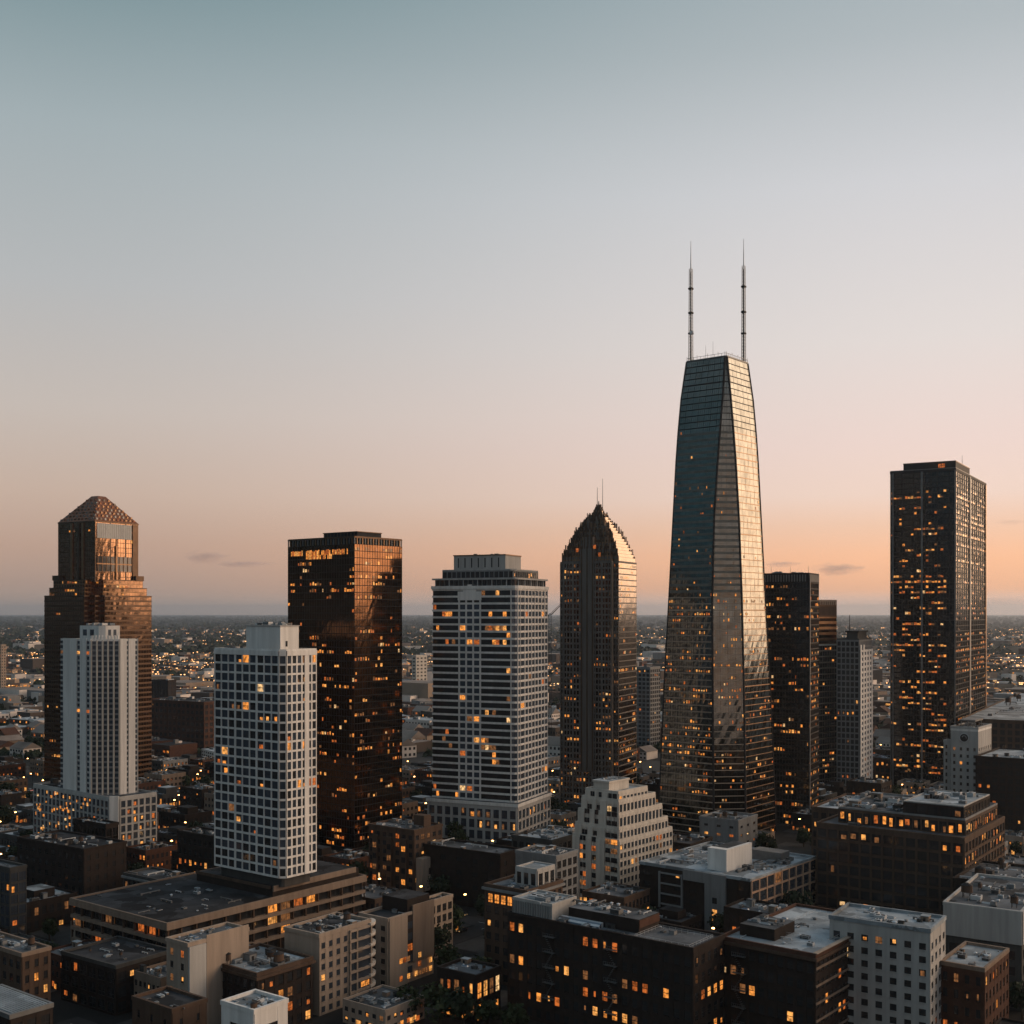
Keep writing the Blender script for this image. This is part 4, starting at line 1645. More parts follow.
# stepped white building in the centre
def ziggurat():
    B, a, b, Z = start('stepped_building', 'white office building stepping back in terraces below the tallest tower', 'building', 573, 619, 672, 912, 40)
    rows = [(842, 1.0), (830, .93), (816, .84), (803, .73), (795, .60)]
    z0 = 0
    w = 'concrete_cream'
    for i, (py, k) in enumerate(rows):
        z1 = Z(py)
        # terraces step back from the far right and the far left, the near corner stays
        q = [(a - 2 * a * (k * .5 + .5), -b + .6 * i), (a - .5 * i, -b + .6 * i), (a - .5 * i, -b + 2 * b * k), (a - 2 * a * (k * .5 + .5), -b + 2 * b * k)]
        nf = max(1, round((z1 - z0) / 3.35))
        B.punched(q, z0, z1, 3.35, 2.35, w, pier=.75, span=1.25, proud=.3, glassm='glass_blue', prob=.07 if i else .12, part='wall', top=.5, blank=(), only=(1,))
        pw = B.part('blank_wall')
        L = q[1][0] - q[0][0]
        pw.ebox(q[0], q[1], .02, L * .16, z0 + .1, z1 - .1, .31, .5, w)
        pw.ebox(q[0], q[1], L * .30, L * .42, z0 + .1, z1 - .1, .31, .5, w)
        pw.ebox(q[0], q[1], L * .52, L * .70, z0 + .1, z1 - .1, .31, .5, w)
        for f in range(nf):
            for t0, t1 in ((.17, .225), (.235, .29), (.425, .515), (.72, .82), (.84, .97)):
                lt = B.rng.random() < (.28 if i == 0 else .06)
                B.pane(q[0], q[1], t0 * L, t1 * L, z0 + f * 3.35 + 1.0, z0 + f * 3.35 + 2.8, B.rng.choice(LITS) if lt else 'glass_dark', o=.34, style=1)
        B.roofdeck(q, z1, 'roof_pale', w, .9, part='roof')
        z0 = z1
    q = rect(a * .34, b * .36, ax=a * .02, ay=-b * .46)
    zp = Z(784.5)
    B.part('penthouse').prism(q, z0, zp, w, top='roof_pale')
    B.part('penthouse').prism(offset(q, .3), zp - .5, zp + .2, w, bottom=True, top='roof_pale')
    B.clutter(-a * .2, -b * .7, a * .2, -b * .2, zp, 5, .7, 1.6, 'uvp')
    B.clutter(-a * .9, b * .2, a * .8, b * .8, Z(842), 5, .8, 1.6, 'uv')
    B.finish()


ziggurat()


def frame_building():
    B, a, b, Z, zt = block('office_building', 'dark building with a copper coloured window frame grid and a white roof tower', 'building', 640, 750, 815, 942, 881, 40,
                           wall='brick_dark', fh=4.2, bw=6.2, pier=3.6, span=2.4, proud=.2, glassm='glass_dark', prob=.10, deck='roof_pale', par='roof_pale', clut=0, only=(0,), fin=False)
    P = rect(a, b)
    p0, p1 = P[1], P[2]
    L = 2 * b
    w = B.part('copper_frame')
    n = 9
    for i in range(n + 1):
        w.ebox(p0, p1, max(0, i * L / n - .3), min(L, i * L / n + .3), 0, zt, .25, .75, 'frame_copper')
    nf = 5
    for f in range(nf + 1):
        z = zt * f / nf
        w.ebox(p0, p1, 0, L, max(0, z - .3), min(zt, z + .3), .25, .65, 'frame_copper')
    for f in range(nf):
        for i in range(n):
            B.pane(p0, p1, i * L / n + .35, (i + 1) * L / n - .35, zt * f / nf + .35, zt * (f + 1) / nf - .35, B.rng.choice(LITS) if B.rng.random() < .05 else 'glass_blue', o=.3, style=B.rng.choice([1, 3]))
    # grey slab on the long dark side and the white stair tower on the roof
    p0, p1 = P[0], P[1]
    L = 2 * a
    s = B.part('grey_slab')
    s.ebox(p0, p1, .62 * L, .80 * L, 0, zt + .6, .3, 1.3, 'concrete_grey')
    s.ebox(p0, p1, .42 * L, .62 * L, zt - 3, zt + .6, .3, 1.1, 'concrete_grey')
    B.pane(p0, p1, .69 * L, .73 * L, 5, 9, 'lit_amber', o=1.36)
    B.pane(p0, p1, .69 * L, .73 * L, 11, 13, 'glass_dark', o=1.36)
    fr = B.part('white_frame')
    for t in (.19, .40):
        fr.ebox(p0, p1, t * L, t * L + .6, 0, zt - 1.5, .3, 1.0, 'concrete_grey')
    for k in range(5):
        fr.ebox(p0, p1, .19 * L + .6, .40 * L, zt - 2.2 - k * 3.6, zt - 1.7 - k * 3.6, .3, .9, 'concrete_grey')
    st = B.part('stair_tower')
    zs = Z(858)
    st.box(a * .08, -b * .72, zt, a * .36, -b * .60, zs, 'concrete_white')
    st.box(a * .36, -b * .72, zt, a * .42, b * .02, zs - .02, 'concrete_white')
    st.box(a * .08, -b * .08, zt, a * .36, b * .02, zs - .5, 'concrete_white')
    st.box(a * .10, -b * .70, zs - .6, a * .40, b * .0, zs - .2, 'roof_grey')
    B.clutter(-a * .85, -b * .8, -a * .1, b * .8, zt, 13, 1, 3.2, 'uvpsup')
    B.clutter(a * .5, -b * .6, a * .85, b * .8, zt, 12, 1, 3.0, 'uvpsu')
    B.part('plant_screen').box(a * .2, b * .35, zt, a * .75, b * .62, zt + 3.5, 'metal_grey')
    B.finish()


frame_building()


def big_dark():
    B, a, b, Z, zt = block('office_building', 'large dark brown office block with a setback lit top storey at right', 'building', 817, 964, 1004, 940, 840, 36,
                           wall='stone_brown', fh=3.9, bw=3.9, pier=.8, span=1.1, proud=.3, glassm='glass_dark', prob=.16, deck='roof_grey', par='stone_brown', clut=6, fin=False, style=2)
    up = [(-a * .80, -b * .70), (a * .93, -b * .70), (a * .93, b * .9), (-a * .80, b * .9)]
    B.punched(up, zt, zt + 5.2, 4.6, 3.0, 'stone_brown', pier=.5, span=.9, proud=.2, glassm='glass_dark', prob=2.2, part='setback_storey', top=.6, cluster=.85)
    zu = zt + 5.2
    B.roofdeck(up, zu, 'roof_grey', 'concrete_grey', .6)
    q = [(a * .1, -b * .66), (a * .90, -b * .66), (a * .90, b * .6), (a * .1, b * .6)]
    B.punched(q, zu + .06, zu + 4.4, 4, 4, 'brick_dark', pier=1, span=.9, proud=.2, glassm='glass_dark', prob=.25, part='plant_storey', top=.5)
    B.roofdeck(q, zu + 4.4, 'roof_pale', 'concrete_pale', .4)
    B.clutter(-a * .75, -b * .6, a * .05, b * .8, zu, 14, 1.2, 3.5)
    B.clutter(a * .15, -b * .5, a * .85, b * .5, zu + 4.4, 8, 1.2, 3.0)
    B.finish()


big_dark()


def clock_tower_block():
    B, a, b, Z, zt = block('hotel_building', 'cream grey tower block with a round emblem under its roof at right', 'building', 951, 978, 991, 838, 729, 36,
                           wall='concrete_pale', fh=3.5, bw=3.4, pier=2.1, span=1.9, proud=.18, glassm='glass_dark', prob=.22, deck='roof_grey', clut=5, fin=False, top=8.5, cl=(.8, 2))
    P = rect(a, b)
    p0, p1 = P[0], P[1]
    L = 2 * a
    em = B.part('round_emblem')
    d = Vector((1, 0, 0))
    em.tube((p0[0] + .5 * L, p0[1] - .10, zt - 4.6), (p0[0] + .5 * L, p0[1] - .55, zt - 4.6), 2.3, 2.3, 'metal_pale', 20)
    em.tube((p0[0] + .5 * L, p0[1] - .55, zt - 4.6), (p0[0] + .5 * L, p0[1] - .70, zt - 4.6), 1.9, 1.9, 'metal_dark', 20)
    for k in range(6):
        an = pi * k / 6
        em.box(p0[0] + .5 * L - .12 - abs(cos(an)) * .0 + cos(an) * 1.0, p0[1] - .82, zt - 4.75 + sin(an) * 1.0, p0[0] + .5 * L + .2 + cos(an) * 1.0, p0[1] - .71, zt - 4.45 + sin(an) * 1.0, 'metal_pale')
    B.part('roof_crown').prism(offset(P, .2), zt - 1.4, zt - .3, 'concrete_white', bottom=True)
    B.part('water_deck').prism(rect(a * .6, b * .6), zt + 3, zt + 3.8, 'metal_grey', bottom=True)
    for x in (-1, 1):
        for y in (-1, 1):
            B.part('water_deck').box(x * a * .5 - .2, y * b * .5 - .2, zt, x * a * .5 + .2, y * b * .5 + .2, zt + 3, 'metal_grey')
    B.finish()
    block('hotel_wing', 'lower side wing left of the cream block with the round emblem', 'building', 944, 954, 957, 834, 742, 36, wall='concrete_pale', fh=3.5, bw=3.2,
          pier=1.5, span=1.6, prob=.22, clut=1, cl=(.7, 1.4))
    block('office_building', 'dark right hand block beside the cream tower with the emblem', 'building', 976, 1046, 1066, 852, 762, 36, wall='brick_dark', fh=3.6, bw=3.4, prob=.10, clut=10, deck='roof_pale')


clock_tower_block()


# grey podium in front of the tallest tower
block('annex_building', 'grey blank annex at the foot of the tallest tower', 'building', 700, 738, 757, 866, 822, 36, wall='concrete_grey', fh=4.0, bw=6.0, pier=4.2, span=2.6, prob=.35, clut=7, deck='roof_grey', glassm='glass_dark', cl=(1, 2.6))

# near row, right
block('apartment_block', 'pale grey stone block with square windows and a thin lit end at lower right', 'building', 830, 930, 945, 1060, 932, 33, wall='concrete_pale', fh=3.35, bw=3.6, pier=1.9, span=1.6,
      proud=.12, glassm='glass_dark', prob=.02, deck='roof_pale', par='roof_pale', clut=9, cl=(.8, 2.4), top=2.2)


def brick_near():
    B, a, b, Z, zt = block('warehouse_building', 'dark brick building with a pale flat roof and banded side at bottom right', 'building', 720, 815, 885, 1066, 957, 39, wall='brick_dark', fh=4.3, bw=2.5,
                           pier=1.0, span=1.9, proud=.18, glassm='glass_dark', prob=.34, deck='roof_pale', par='brick_red', clut=8, cornice='stone_brown', cl=(.8, 2.2), fin=False, style=3)
    P = rect(a, b)
    for f in range(7):
        z = zt - 3.2 - f * 4.25
        B.part('stone_band').ebox(P[1], P[2], 0, 2 * b, z, z + .55, .2, .42, 'stone_tan')
    fire_escape(B, P[0], P[1], 4.0, [zt - 3.3 - 4.3 * k for k in range(4, -1, -1)])
    roof_rail(B, rect(a * .62, b * .62, ax=a * .2, ay=b * .2), zt)
    B.part('parapet_cap').ebox(P[1], P[2], -.3, 2 * b + .3, zt + .82, zt + 1.0, -.4, .8, 'stone_beige')
    q = rect(a * .38, b * .26, ax=-a * .45, ay=-b * .45)
    B.part('roof_house').prism(q, zt, zt + 3.0, 'brick_dark', top='roof_grey')
    B.clutter(-a * .75, -b * .6, -a * .15, -b * .3, zt + 3.0, 5, .8, 1.8)
    B.finish()


brick_near()


def bottom_centre():
    B, a, b, Z, zt = block('warehouse_building', 'long nearly black building with arched lit windows at bottom centre', 'building', 508, 693, 724, 1062, 951, 38, wall='brick_dark', fh=4.1, bw=3.0,
                           pier=1.5, span=2.1, proud=.15, glassm='glass_dark', prob=.30, deck='roof_grey', par='brick_dark', clut=7, cl=(.8, 2.2), fin=False, cluster=.6, style=3)
    q = [(-a * .96, -b * .9), (-a * .50, -b * .9), (-a * .50, b * .5), (-a * .96, b * .5)]
    z1 = zt + 4.4
    ph = B.part('penthouse')
    ph.prism(q, zt, z1, 'concrete_pale', top='roof_grey')
    n = 16
    L = a * .46
    for i in range(n):
        ph.ebox(q[0], q[1], i * L / n, i * L / n + .4, zt + .1, z1 - .4, 0, .25, 'concrete_grey')
    B.roofdeck(q, z1, 'roof_pale', 'concrete_pale', .5)
    B.clutter(-a * .9, -b * .8, -a * .55, b * .4, z1, 9, 1, 2.4, 'uvps')
    m = [(-a * .42, -b * .35), (a * .35, -b * .35), (a * .35, b * .9), (-a * .42, b * .9)]
    B.part('rear_block').prism(m, zt, zt + 3.6, 'brick_dark', top='roof_grey')
    B.part('rear_block').ebox(m[1], m[2], 0, b * 1.25, zt + 1.4, zt + 3.4, 0, .2, 'brick_red')
    B.clutter(-a * .4, -b * .2, a * .3, b * .8, zt + 3.6, 8, 1, 2.4, 'uvps')
    PR = rect(a, b)
    fire_escape(B, PR[0], PR[1], 2 * a * .56, [zt - 3.6 - 4.1 * k for k in range(4, -1, -1)])
    fire_escape(B, PR[0], PR[1], 2 * a * .22, [zt - 3.6 - 4.1 * k for k in range(4, -1, -1)])
    roof_rail(B, [(a * .4, -b * .9), (a * .95, -b * .9), (a * .95, b * .6), (a * .4, b * .6)], zt)
    # curved pale skylight
    sk = B.part('curved_skylight')
    for i in range(8):
        a0, a1 = pi * i / 8, pi * (i + 1) / 8
        sk.hexa([(-a * .48, -b * .7 + 2.2 - 2.2 * cos(a0), zt), (-a * .02, -b * .7 + 2.2 - 2.2 * cos(a0), zt), (-a * .02, -b * .7 + 2.2 - 2.2 * cos(a1), zt), (-a * .48, -b * .7 + 2.2 - 2.2 * cos(a1), zt),
                 (-a * .48, -b * .7 + 2.2 - 2.2 * cos(a0), zt + .05 + 1.3 * sin(a0)), (-a * .02, -b * .7 + 2.2 - 2.2 * cos(a0), zt + .05 + 1.3 * sin(a0)),
                 (-a * .02, -b * .7 + 2.2 - 2.2 * cos(a1), zt + .05 + 1.3 * sin(a1)), (-a * .48, -b * .7 + 2.2 - 2.2 * cos(a1), zt + .05 + 1.3 * sin(a1))], 'metal_pale' if i % 2 else 'glass_blue')
    B.finish()


bottom_centre()

block('brick_building', 'small brick building with a pale roof beside the pale grey stone block', 'building', 940, 984, 1008, 1056, 971, 37, wall='brick_red', fh=3.9, bw=3.0, pier=1.6, span=1.9, prob=.3, deck='roof_pale',
      par='stone_tan', clut=6, cl=(.8, 2))


def long_grey():
    B, a, b, Z, zt = block('store_building', 'long low building with a blank pale grey wall at the right edge', 'building', 944, 1021, 1048, 1012, 914, 33, wall='concrete_dark', fh=4.5, bw=6, pier=3, span=2, prob=.05,
                           deck='roof_grey', par='concrete_pale', clut=12, cl=(1, 2.6), fin=False)
    P = rect(a, b)
    for e, L in ((0, 2 * a), (1, 2 * b)):
        B.part('blank_wall').ebox(P[e], P[e + 1], -.1, L + .3, zt - 8.5, zt + .7, .3 + e * .003, .6, 'concrete_pale')
    B.finish()


long_grey()
block('office_building', 'low dark building with a cluttered roof above the long pale grey wall', 'building', 954, 1058, 1080, 966, 893, 36, wall='brick_dark', fh=4, bw=4, prob=.12, clut=18, deck='roof_grey')
block('office_building', 'low brown block on the far right behind the cream block', 'building', 962, 1052, 1090, 800, 723, 30, wall='stone_brown', fh=4, bw=4, pier=1.6, prob=.02, clut=10, deck='roof_pale', cl=(1.5, 4))

# near row, left


def blank_slab():
    B, a, b, Z, zt = block('apartment_block', 'tall blank beige slab with one column of lit windows at lower left', 'building', 167, 188, 248, 1040, 946, 38, wall='stone_beige', fh=3.3, bw=4.5, pier=3.2, span=1.6, proud=.12,
                           prob=.9, deck='roof_grey', par='stone_beige', clut=7, cl=(.7, 1.8), only=(0,), blank=(1, 2), fin=False, cluster=.8)
    P = rect(a, b)
    w = B.part('blank_wall')
    w.ebox(P[1], P[2], 0, .27 * 2 * b, 0, zt - .3, .02, .7, 'concrete_pale')
    w.ebox(P[1], P[2], .29 * 2 * b, 2 * b, 0, zt + 1.6, .02, .35, 'stone_beige')
    B.finish()


blank_slab()


def balcony_block():
    B, a, b, Z, zt = block('apartment_block', 'beige apartment block with curved end balconies and an evening lit long side at lower left', 'building', 285, 319, 370, 1016, 937, 36, wall='stone_beige', fh=2.95, bw=3.1, pier=1.45, span=1.3,
                           proud=.2, prob=.06, glassm='glass_blue', deck='roof_dark', par='stone_beige', clut=14, cl=(.7, 2), blank=(0,), fin=False, top=1.2)
    n = 7
    fh = (zt - 1.2) / n
    bal = B.part('balcony')
    for f in range(n + 1):
        z = fh * f + (0 if f else .1)
        pts = []
        for k in range(9):
            an = -pi / 2 + pi * k / 8 * .5
            pts.append((a - 3.2 + 4.2 * cos(an), b + 3.0 * (1 + sin(an)) - .2))
        poly = [(a - 3.2, b - .6), (a + .9, b - .6)] + [(a + .9 - (1 - cos(pi / 2 * k / 5)) * 4, b - .6 + 4.5 * sin(pi / 2 * k / 5)) for k in range(1, 6)]
        bal.prism(poly, z - .1, z + .22, 'stone_beige', bottom=True)
        bal.prism(offset(poly, .12), z + .22, z + .95, 'concrete_cream')
    P = rect(a, b)
    L = 2 * b
    B.part('loggia').ebox(P[1], P[2], .57 * L, L - .1, .3, zt - .9, .22, .30, 'glass_blue')
    for f in range(n + 1):
        B.part('loggia_slab').ebox(P[1], P[2], .565 * L, L, max(.1, fh * f - .1), fh * f + .55, .22, .8, 'stone_beige')
    for t in (.565, .70, .985):
        B.part('loggia_pier').ebox(P[1], P[2], t * L, t * L + .5, .1, zt - .6, .22, .7, 'stone_beige')
    B.pane(P[1], P[2], 2 * b * .8, 2 * b * .96, fh + .95, fh + 2.4, 'lit_orange', o=.4)
    w = B.part('curved_end')
    w.prism([(a - 3.2, b - .59), (a + .2, b - .59)] + [(a + .2 - (1 - cos(pi / 2 * k / 5)) * 3.4, b - .6 + 3.6 * sin(pi / 2 * k / 5)) for k in range(1, 6)], 0, zt - .4, 'glass_dark', top='roof_grey')
    B.finish()


balcony_block()
block('brick_building', 'dark brick building with scattered lit windows between the beige slab and the balcony block', 'building', 205, 257, 312, 1040, 976, 38, wall='brick_dark', fh=3.6, bw=3.0, pier=1.4, span=1.6, prob=.26, deck='roof_pale', par='stone_brown', clut=16, cl=(.8, 2.4), cornice='stone_brown')
block('roof_pavilion', 'small white flat roofed box at the bottom edge left of centre', 'building', 222, 254, 287, 1100, 1013, 37, wall='concrete_white', fh=5, bw=9, pier=6, span=3, prob=0.0, deck='roof_pale', par='concrete_white', clut=7, cl=(.6, 1.6), top=2)
block('brick_building', 'brown brick block with a lit street side at the left edge', 'building', -30, 22, 50, 1030, 956, 37, wall='stone_brown', fh=3.6, bw=3.1, pier=1.5, span=1.7, prob=.3, deck='roof_grey', clut=8, par='stone_tan', cl=(.8, 2.2))
block('low_hall', 'low dark hall with a flat black roof in front of the brown podium', 'building', 62, 116, 172, 1016, 968, 35, wall='brick_dark', fh=4.2, bw=4, prob=.25, deck='roof_dark', clut=6, cl=(.7, 1.6), par='concrete_dark')
block('brick_building', 'brown windowless block at the bottom edge below the beige slab', 'building', 133, 172, 206, 1090, 1012, 38, wall='stone_brown', fh=4, bw=6, pier=4, span=2.6, prob=.05, deck='roof_dark', clut=3, par='stone_brown', cl=(.7, 1.4))


def striped_roof():
    B, a, b, Z, zt = block('market_hall', 'low hall with a pale ribbed roof in the bottom left corner', 'building', -40, 10, 52, 1110, 1018, 38, wall='brick_dark', fh=4, bw=4, prob=.1, deck='metal_grey', clut=0, par='metal_grey', fin=False)
    n = 12
    for i in range(n):
        y = -b + .6 + i * (2 * b - 1.2) / n
        B.part('roof_rib').hexa([(-a + .5, y, zt + .07), (a - .5, y, zt + .07), (a - .5, y + .9, zt + .07), (-a + .5, y + .9, zt + .07), (-a + .5, y + .25, zt + .8), (a - .5, y + .25, zt + .8), (a - .5, y + .65, zt + .8), (-a + .5, y + .65, zt + .8)], 'roof_pale')
    B.finish()


striped_roof()


def tan_tower_block():
    B, a, b, Z, zt = block('apartment_block', 'brown brick apartment block with lit bay windows behind the balcony block', 'building', 369, 414, 442, 902, 832, 36, wall='stone_brown', fh=3.4, bw=3.4, pier=1.5, span=1.5, prob=.26,
                           deck='roof_grey', clut=9, cl=(.8, 2.2), par='stone_brown', fin=False)
    P = rect(a, b)
    w = B.part('blank_wall')
    w.ebox(P[1], P[2], .1 * b, 1.15 * b, 4, zt - 10, .24, 3.4, 'stone_beige')
    w.ebox(P[1], P[2], 1.16 * b, 1.9 * b, 2, zt - 5, .24, 2.0, 'stone_tan')
    for z in (zt - 14, zt - 18):
        B.pane(P[1], P[2], .55 * b, .8 * b, z - 2.4, z, 'glass_dark', o=3.46)
    t = B.part('chimney_block')
    t.box(a * .3, b * .1, zt, a * .75, b * .6, zt + 4.5, 'stone_brown')
    for e in range(2):
        for k in range(3):
            B.part('bay').ebox(P[0], P[1], (.12 + k * .32) * 2 * a, (.12 + k * .32) * 2 * a + 2.4, 0, zt - 3, .24, 1.2, 'stone_brown') if e == 0 else None
            if e == 0:
                for f in range(5):
                    z = 2 + f * 4.2
                    if z + 2.2 < zt - 3:
                        B.pane(P[0], P[1], (.12 + k * .32) * 2 * a + .3, (.12 + k * .32) * 2 * a + 2.1, z, z + 2.0, B.rng.choice(LITS) if B.rng.random() < .55 else 'glass_dark', o=1.25)
    B.finish()


tan_tower_block()


def beige_block():
    B, a, b, Z, zt = block('apartment_block', 'beige block with a mostly blank evening lit wall right of the balcony block', 'building', 360, 388, 433, 990, 921, 37, wall='stone_beige', fh=3.4, bw=3.4, pier=2.0, span=1.7, prob=.08,
                           deck='roof_dark', clut=4, cl=(.7, 1.8), blank=(1,), fin=False)
    P = rect(a, b)
    w = B.part('blank_wall')
    L = 2 * b
    w.ebox(P[1], P[2], .3, L * .40, 0, zt + .6, .02, .5, 'stone_beige')
    w.ebox(P[1], P[2], L * .52, L, 6, zt + 2.6, .02, .5, 'stone_tan')
    w.ebox(P[1], P[2], L * .40, L * .52, 6, zt, .02, .3, 'brick_dark')
    for f in range(5):
        B.pane(P[1], P[2], L * .41, L * .51, zt - 4 - f * 3.3, zt - 2 - f * 3.3, 'lit_deep' if f == 2 else 'glass_blue', o=.36)
    for f in range(3):
        for i in range(9):
            if B.rng.random() < .55:
                B.pane(P[1], P[2], L * (.22 + i * .083), L * (.22 + i * .083) + 1.2, 1.4 + f * 2.6, 2.9 + f * 2.6, B.rng.choice(['lit_orange', 'lit_deep', 'lit_amber', 'lit_dim']), o=.58)
    q = [(-a * .9, -b * .1), (a * .9, -b * .1), (a * .9, b * .9), (-a * .9, b * .9)]
    B.part('roof_house').prism(q, zt, zt + 4.4, 'brick_dark', top='roof_dark')
    B.finish()
    block('apartment_wing', 'small beige wing with a window grid tucked behind the beige blank walled block', 'building', 414, 424, 452, 962, 905, 36, wall='stone_beige', fh=3.3, bw=2.7, pier=.8, span=1.1, proud=.3, prob=.05, deck='roof_dark', clut=3, cl=(.7, 1.4))


beige_block()
block('brick_building', 'dark windowless brick warehouse below the striped tower', 'building', 405, 500, 520, 912, 856, 34, wall='brick_dark', fh=5, bw=7, pier=5, span=3.2, prob=.05, deck='roof_grey', clut=6, cl=(1, 2.4))
block('office_building', 'grey blank sided block with a framed window end left of the stepped white building', 'building', 516, 556, 577, 934, 858, 36, wall='concrete_grey', fh=3.4, bw=3.4, pier=.9, span=1.1, prob=.12, deck='roof_grey', clut=7, only=(1,), cl=(1, 2.4))


def ornate_block():
    B, a, b, Z, zt = block('corner_building', 'old dark corner building with a lit top floor and pale roof terraces near the centre', 'building', 485, 527, 562, 990, 893, 37, wall='stone_brown', fh=4.0, bw=3.0, pier=1.4, span=1.8, prob=.13,
                           deck='roof_grey', clut=8, cl=(.8, 2.2), cornice='concrete_grey', fin=False)
    q = [(-a * .2, -b * .2), (a * .8, -b * .2), (a * .8, b * .8), (-a * .2, b * .8)]
    B.punched(q, zt, zt + 5, 4.4, 2.6, 'concrete_pale', pier=.9, span=1.0, proud=.3, glassm='glass_dark', prob=.05, part='roof_house', top=.5)
    B.roofdeck(q, zt + 5, 'roof_pale', 'concrete_pale', .5)
    P = rect(a, b)
    for i in range(5):
        B.pane(P[0], P[1], .1 * 2 * a + i * 2.4, .1 * 2 * a + i * 2.4 + 1.5, zt - 4.5, zt - 2, 'lit_orange', o=.3)
    B.finish()


ornate_block()
block('shop_building', 'low shop building with a row of glowing windows near bottom centre', 'building', 438, 476, 500, 1024, 978, 36, wall='brick_dark', fh=5, bw=2.4, pier=.9, span=1.6, prob=1.6, deck='roof_grey', clut=5, cl=(.7, 1.8), cluster=.8)
block('brick_building', 'dark block with a shabby roof directly left of the slim white tower podium', 'building', 18, 84, 126, 918, 851, 35, wall='brick_dark', fh=4, bw=4, pier=2.2, span=2, prob=.02, deck='roof_dark', clut=10, cl=(1, 2.6))
block('brick_building', 'low dark rounded annex in front of the slim white tower podium', 'building', 74, 106, 118, 896, 826, 36, wall='brick_dark', fh=5, bw=2.2, pier=.5, span=.8, prob=.0, deck='roof_pale', clut=3, cl=(1, 2), glassm='glass_smoke')
block('office_building', 'dark block with twelve bright windows left of the white grid tower', 'building', 178, 219, 240, 906, 839, 36, wall='brick_dark', fh=3.8, bw=3.0, pier=1.5, span=1.9, prob=.35, deck='roof_dark', clut=5, cl=(1, 2), cluster=.7)
block('office_building', 'curved eave pavilion with glowing clerestory behind the brown podium', 'building', 124, 160, 188, 926, 882, 36, wall='concrete_dark', fh=4.6, bw=2.6, pier=.6, span=1.6, prob=.4, deck='roof_grey', clut=4, cl=(.8, 2), cornice='concrete_grey')
block('office_building', 'long brown brick mill behind the white grid tower at left', 'building', 146, 204, 232, 752, 703, 30, wall='brick_red', fh=4.5, bw=5, pier=2, span=2, prob=.04, deck='roof_dark', clut=8, cl=(2, 4))
block('office_building', 'small dark cube shaped building behind the long brown mill at left', 'building', 150, 168, 176, 712, 681, 30, wall='brick_dark', fh=4.5, bw=5, pier=2, span=2, prob=.0, deck='roof_dark', clut=2, cl=(2, 4))
block('office_building', 'dark glazed corner building at the left edge', 'building', -34, 10, 26, 950, 870, 36, wall='concrete_dark', fh=3.6, bw=2.6, pier=.4, span=.8, prob=.3, glassm='glass_blue', deck='roof_grey', clut=4, cl=(.8, 2))
block('church_tower', 'pale tower rising at the left edge far behind', 'building', -9, 1, 6, 692, 645, 38, wall='stone_beige', fh=4, bw=4, pier=2, span=2, prob=.03, deck='roof_pale', clut=1)
block('office_building', 'hazy grey tower block between the pointed tower and the tallest tower', 'building', 634, 650, 660, 746, 668, 36, wall='concrete_grey', fh=3.6, bw=3.6, pier=.9, span=1.2, prob=.08, deck='roof_grey', clut=3)
block('office_building', 'far pale building catching the last sun left of the striped tower', 'building', 412, 416, 427, 692, 656, 42, wall='concrete_cream', fh=5, bw=6, pier=3.2, span=3, prob=.06, deck='roof_pale', clut=0)
block('office_building', 'low lit pavilion with red lamps behind the big dark right block', 'building', 870, 890, 903, 786, 760, 36, wall='brick_red', fh=4, bw=3, pier=1, span=1.4, prob=.8, deck='roof_grey', clut=5, cl=(1, 3))
block('office_building', 'brown block right of the black slab tower behind the large dark office block', 'building', 812, 852, 884, 880, 812, 34, wall='stone_brown', fh=3.8, bw=3.4, prob=.16, deck='roof_pale', clut=14, cl=(1.2, 3))
block('office_building', 'low grey block with a pale roof between striped tower and pointed tower', 'building', 512, 552, 590, 896, 842, 36, wall='concrete_dark', fh=3.8, bw=3.4, prob=.15, deck='roof_pale', clut=10, cl=(1.2, 3))
block('office_building', 'low dark block with lit shopfronts left of the annex under the tallest tower', 'building', 652, 690, 712, 884, 846, 36, wall='brick_dark', fh=3.8, bw=3.4, prob=.2, deck='roof_dark', clut=8, cl=(1.2, 3))


def crane():
    Y = 1000.0
    X = (550 - 512) / F * Y
    r = tag(empty('tower_crane', (X, Y, 0)), 'thin construction crane with a raised jib behind the striped tower', 'crane')
    FOOT.append([(X - 3, Y - 3), (X + 3, Y - 3), (X + 3, Y + 3), (X - 3, Y + 3)])
    zt = z_at(616, Y)
    m = MB()
    for x in (-1, 1):
        for y in (-1, 1):
            m.tube((x, y, 0), (x, y, zt), .2, .2, 'metal_dark', 4)
    for k in range(30):
        z0, z1 = zt * k / 30, zt * (k + 1) / 30
        m.tube((-1, -1, z0), (1, -1, z1), .1, .1, 'metal_dark', 4)
        m.tube((1, -1, z0), (1, 1, z1), .1, .1, 'metal_dark', 4)
    m.build('mast', r)
    j = MB()
    j.tube((0, 0, zt), (10, 0, zt + 10), .5, .3, 'metal_dark', 4)
    j.tube((0, 0, zt + 1.6), (9, 0, zt + 10.3), .2, .2, 'metal_dark', 4)
    j.build('jib', r)
    cbm = MB()
    cbm.box(-4.5, -1, zt - .5, -.8, 1, zt + 1.2, 'metal_grey')
    cbm.build('counterweight', r)
    c2 = MB()
    c2.box(-.8, -1.3, zt - .2, 1.2, 1.3, zt + 2.2, 'metal_pale')
    c2.build('cab', r)


crane()


# ================================================================== filler city
def sat(A, Bp):
    for P, Q in ((A, Bp), (Bp, A)):
        n = len(P)
        for i in range(n):
            x0, y0 = P[i]
            x1, y1 = P[(i + 1) % n]
            nx, ny = y1 - y0, x0 - x1
            a0 = max(nx * x + ny * y for x, y in P)
            b0 = min(nx * x + ny * y for x, y in Q)
            if b0 > a0:
                return False
    return True


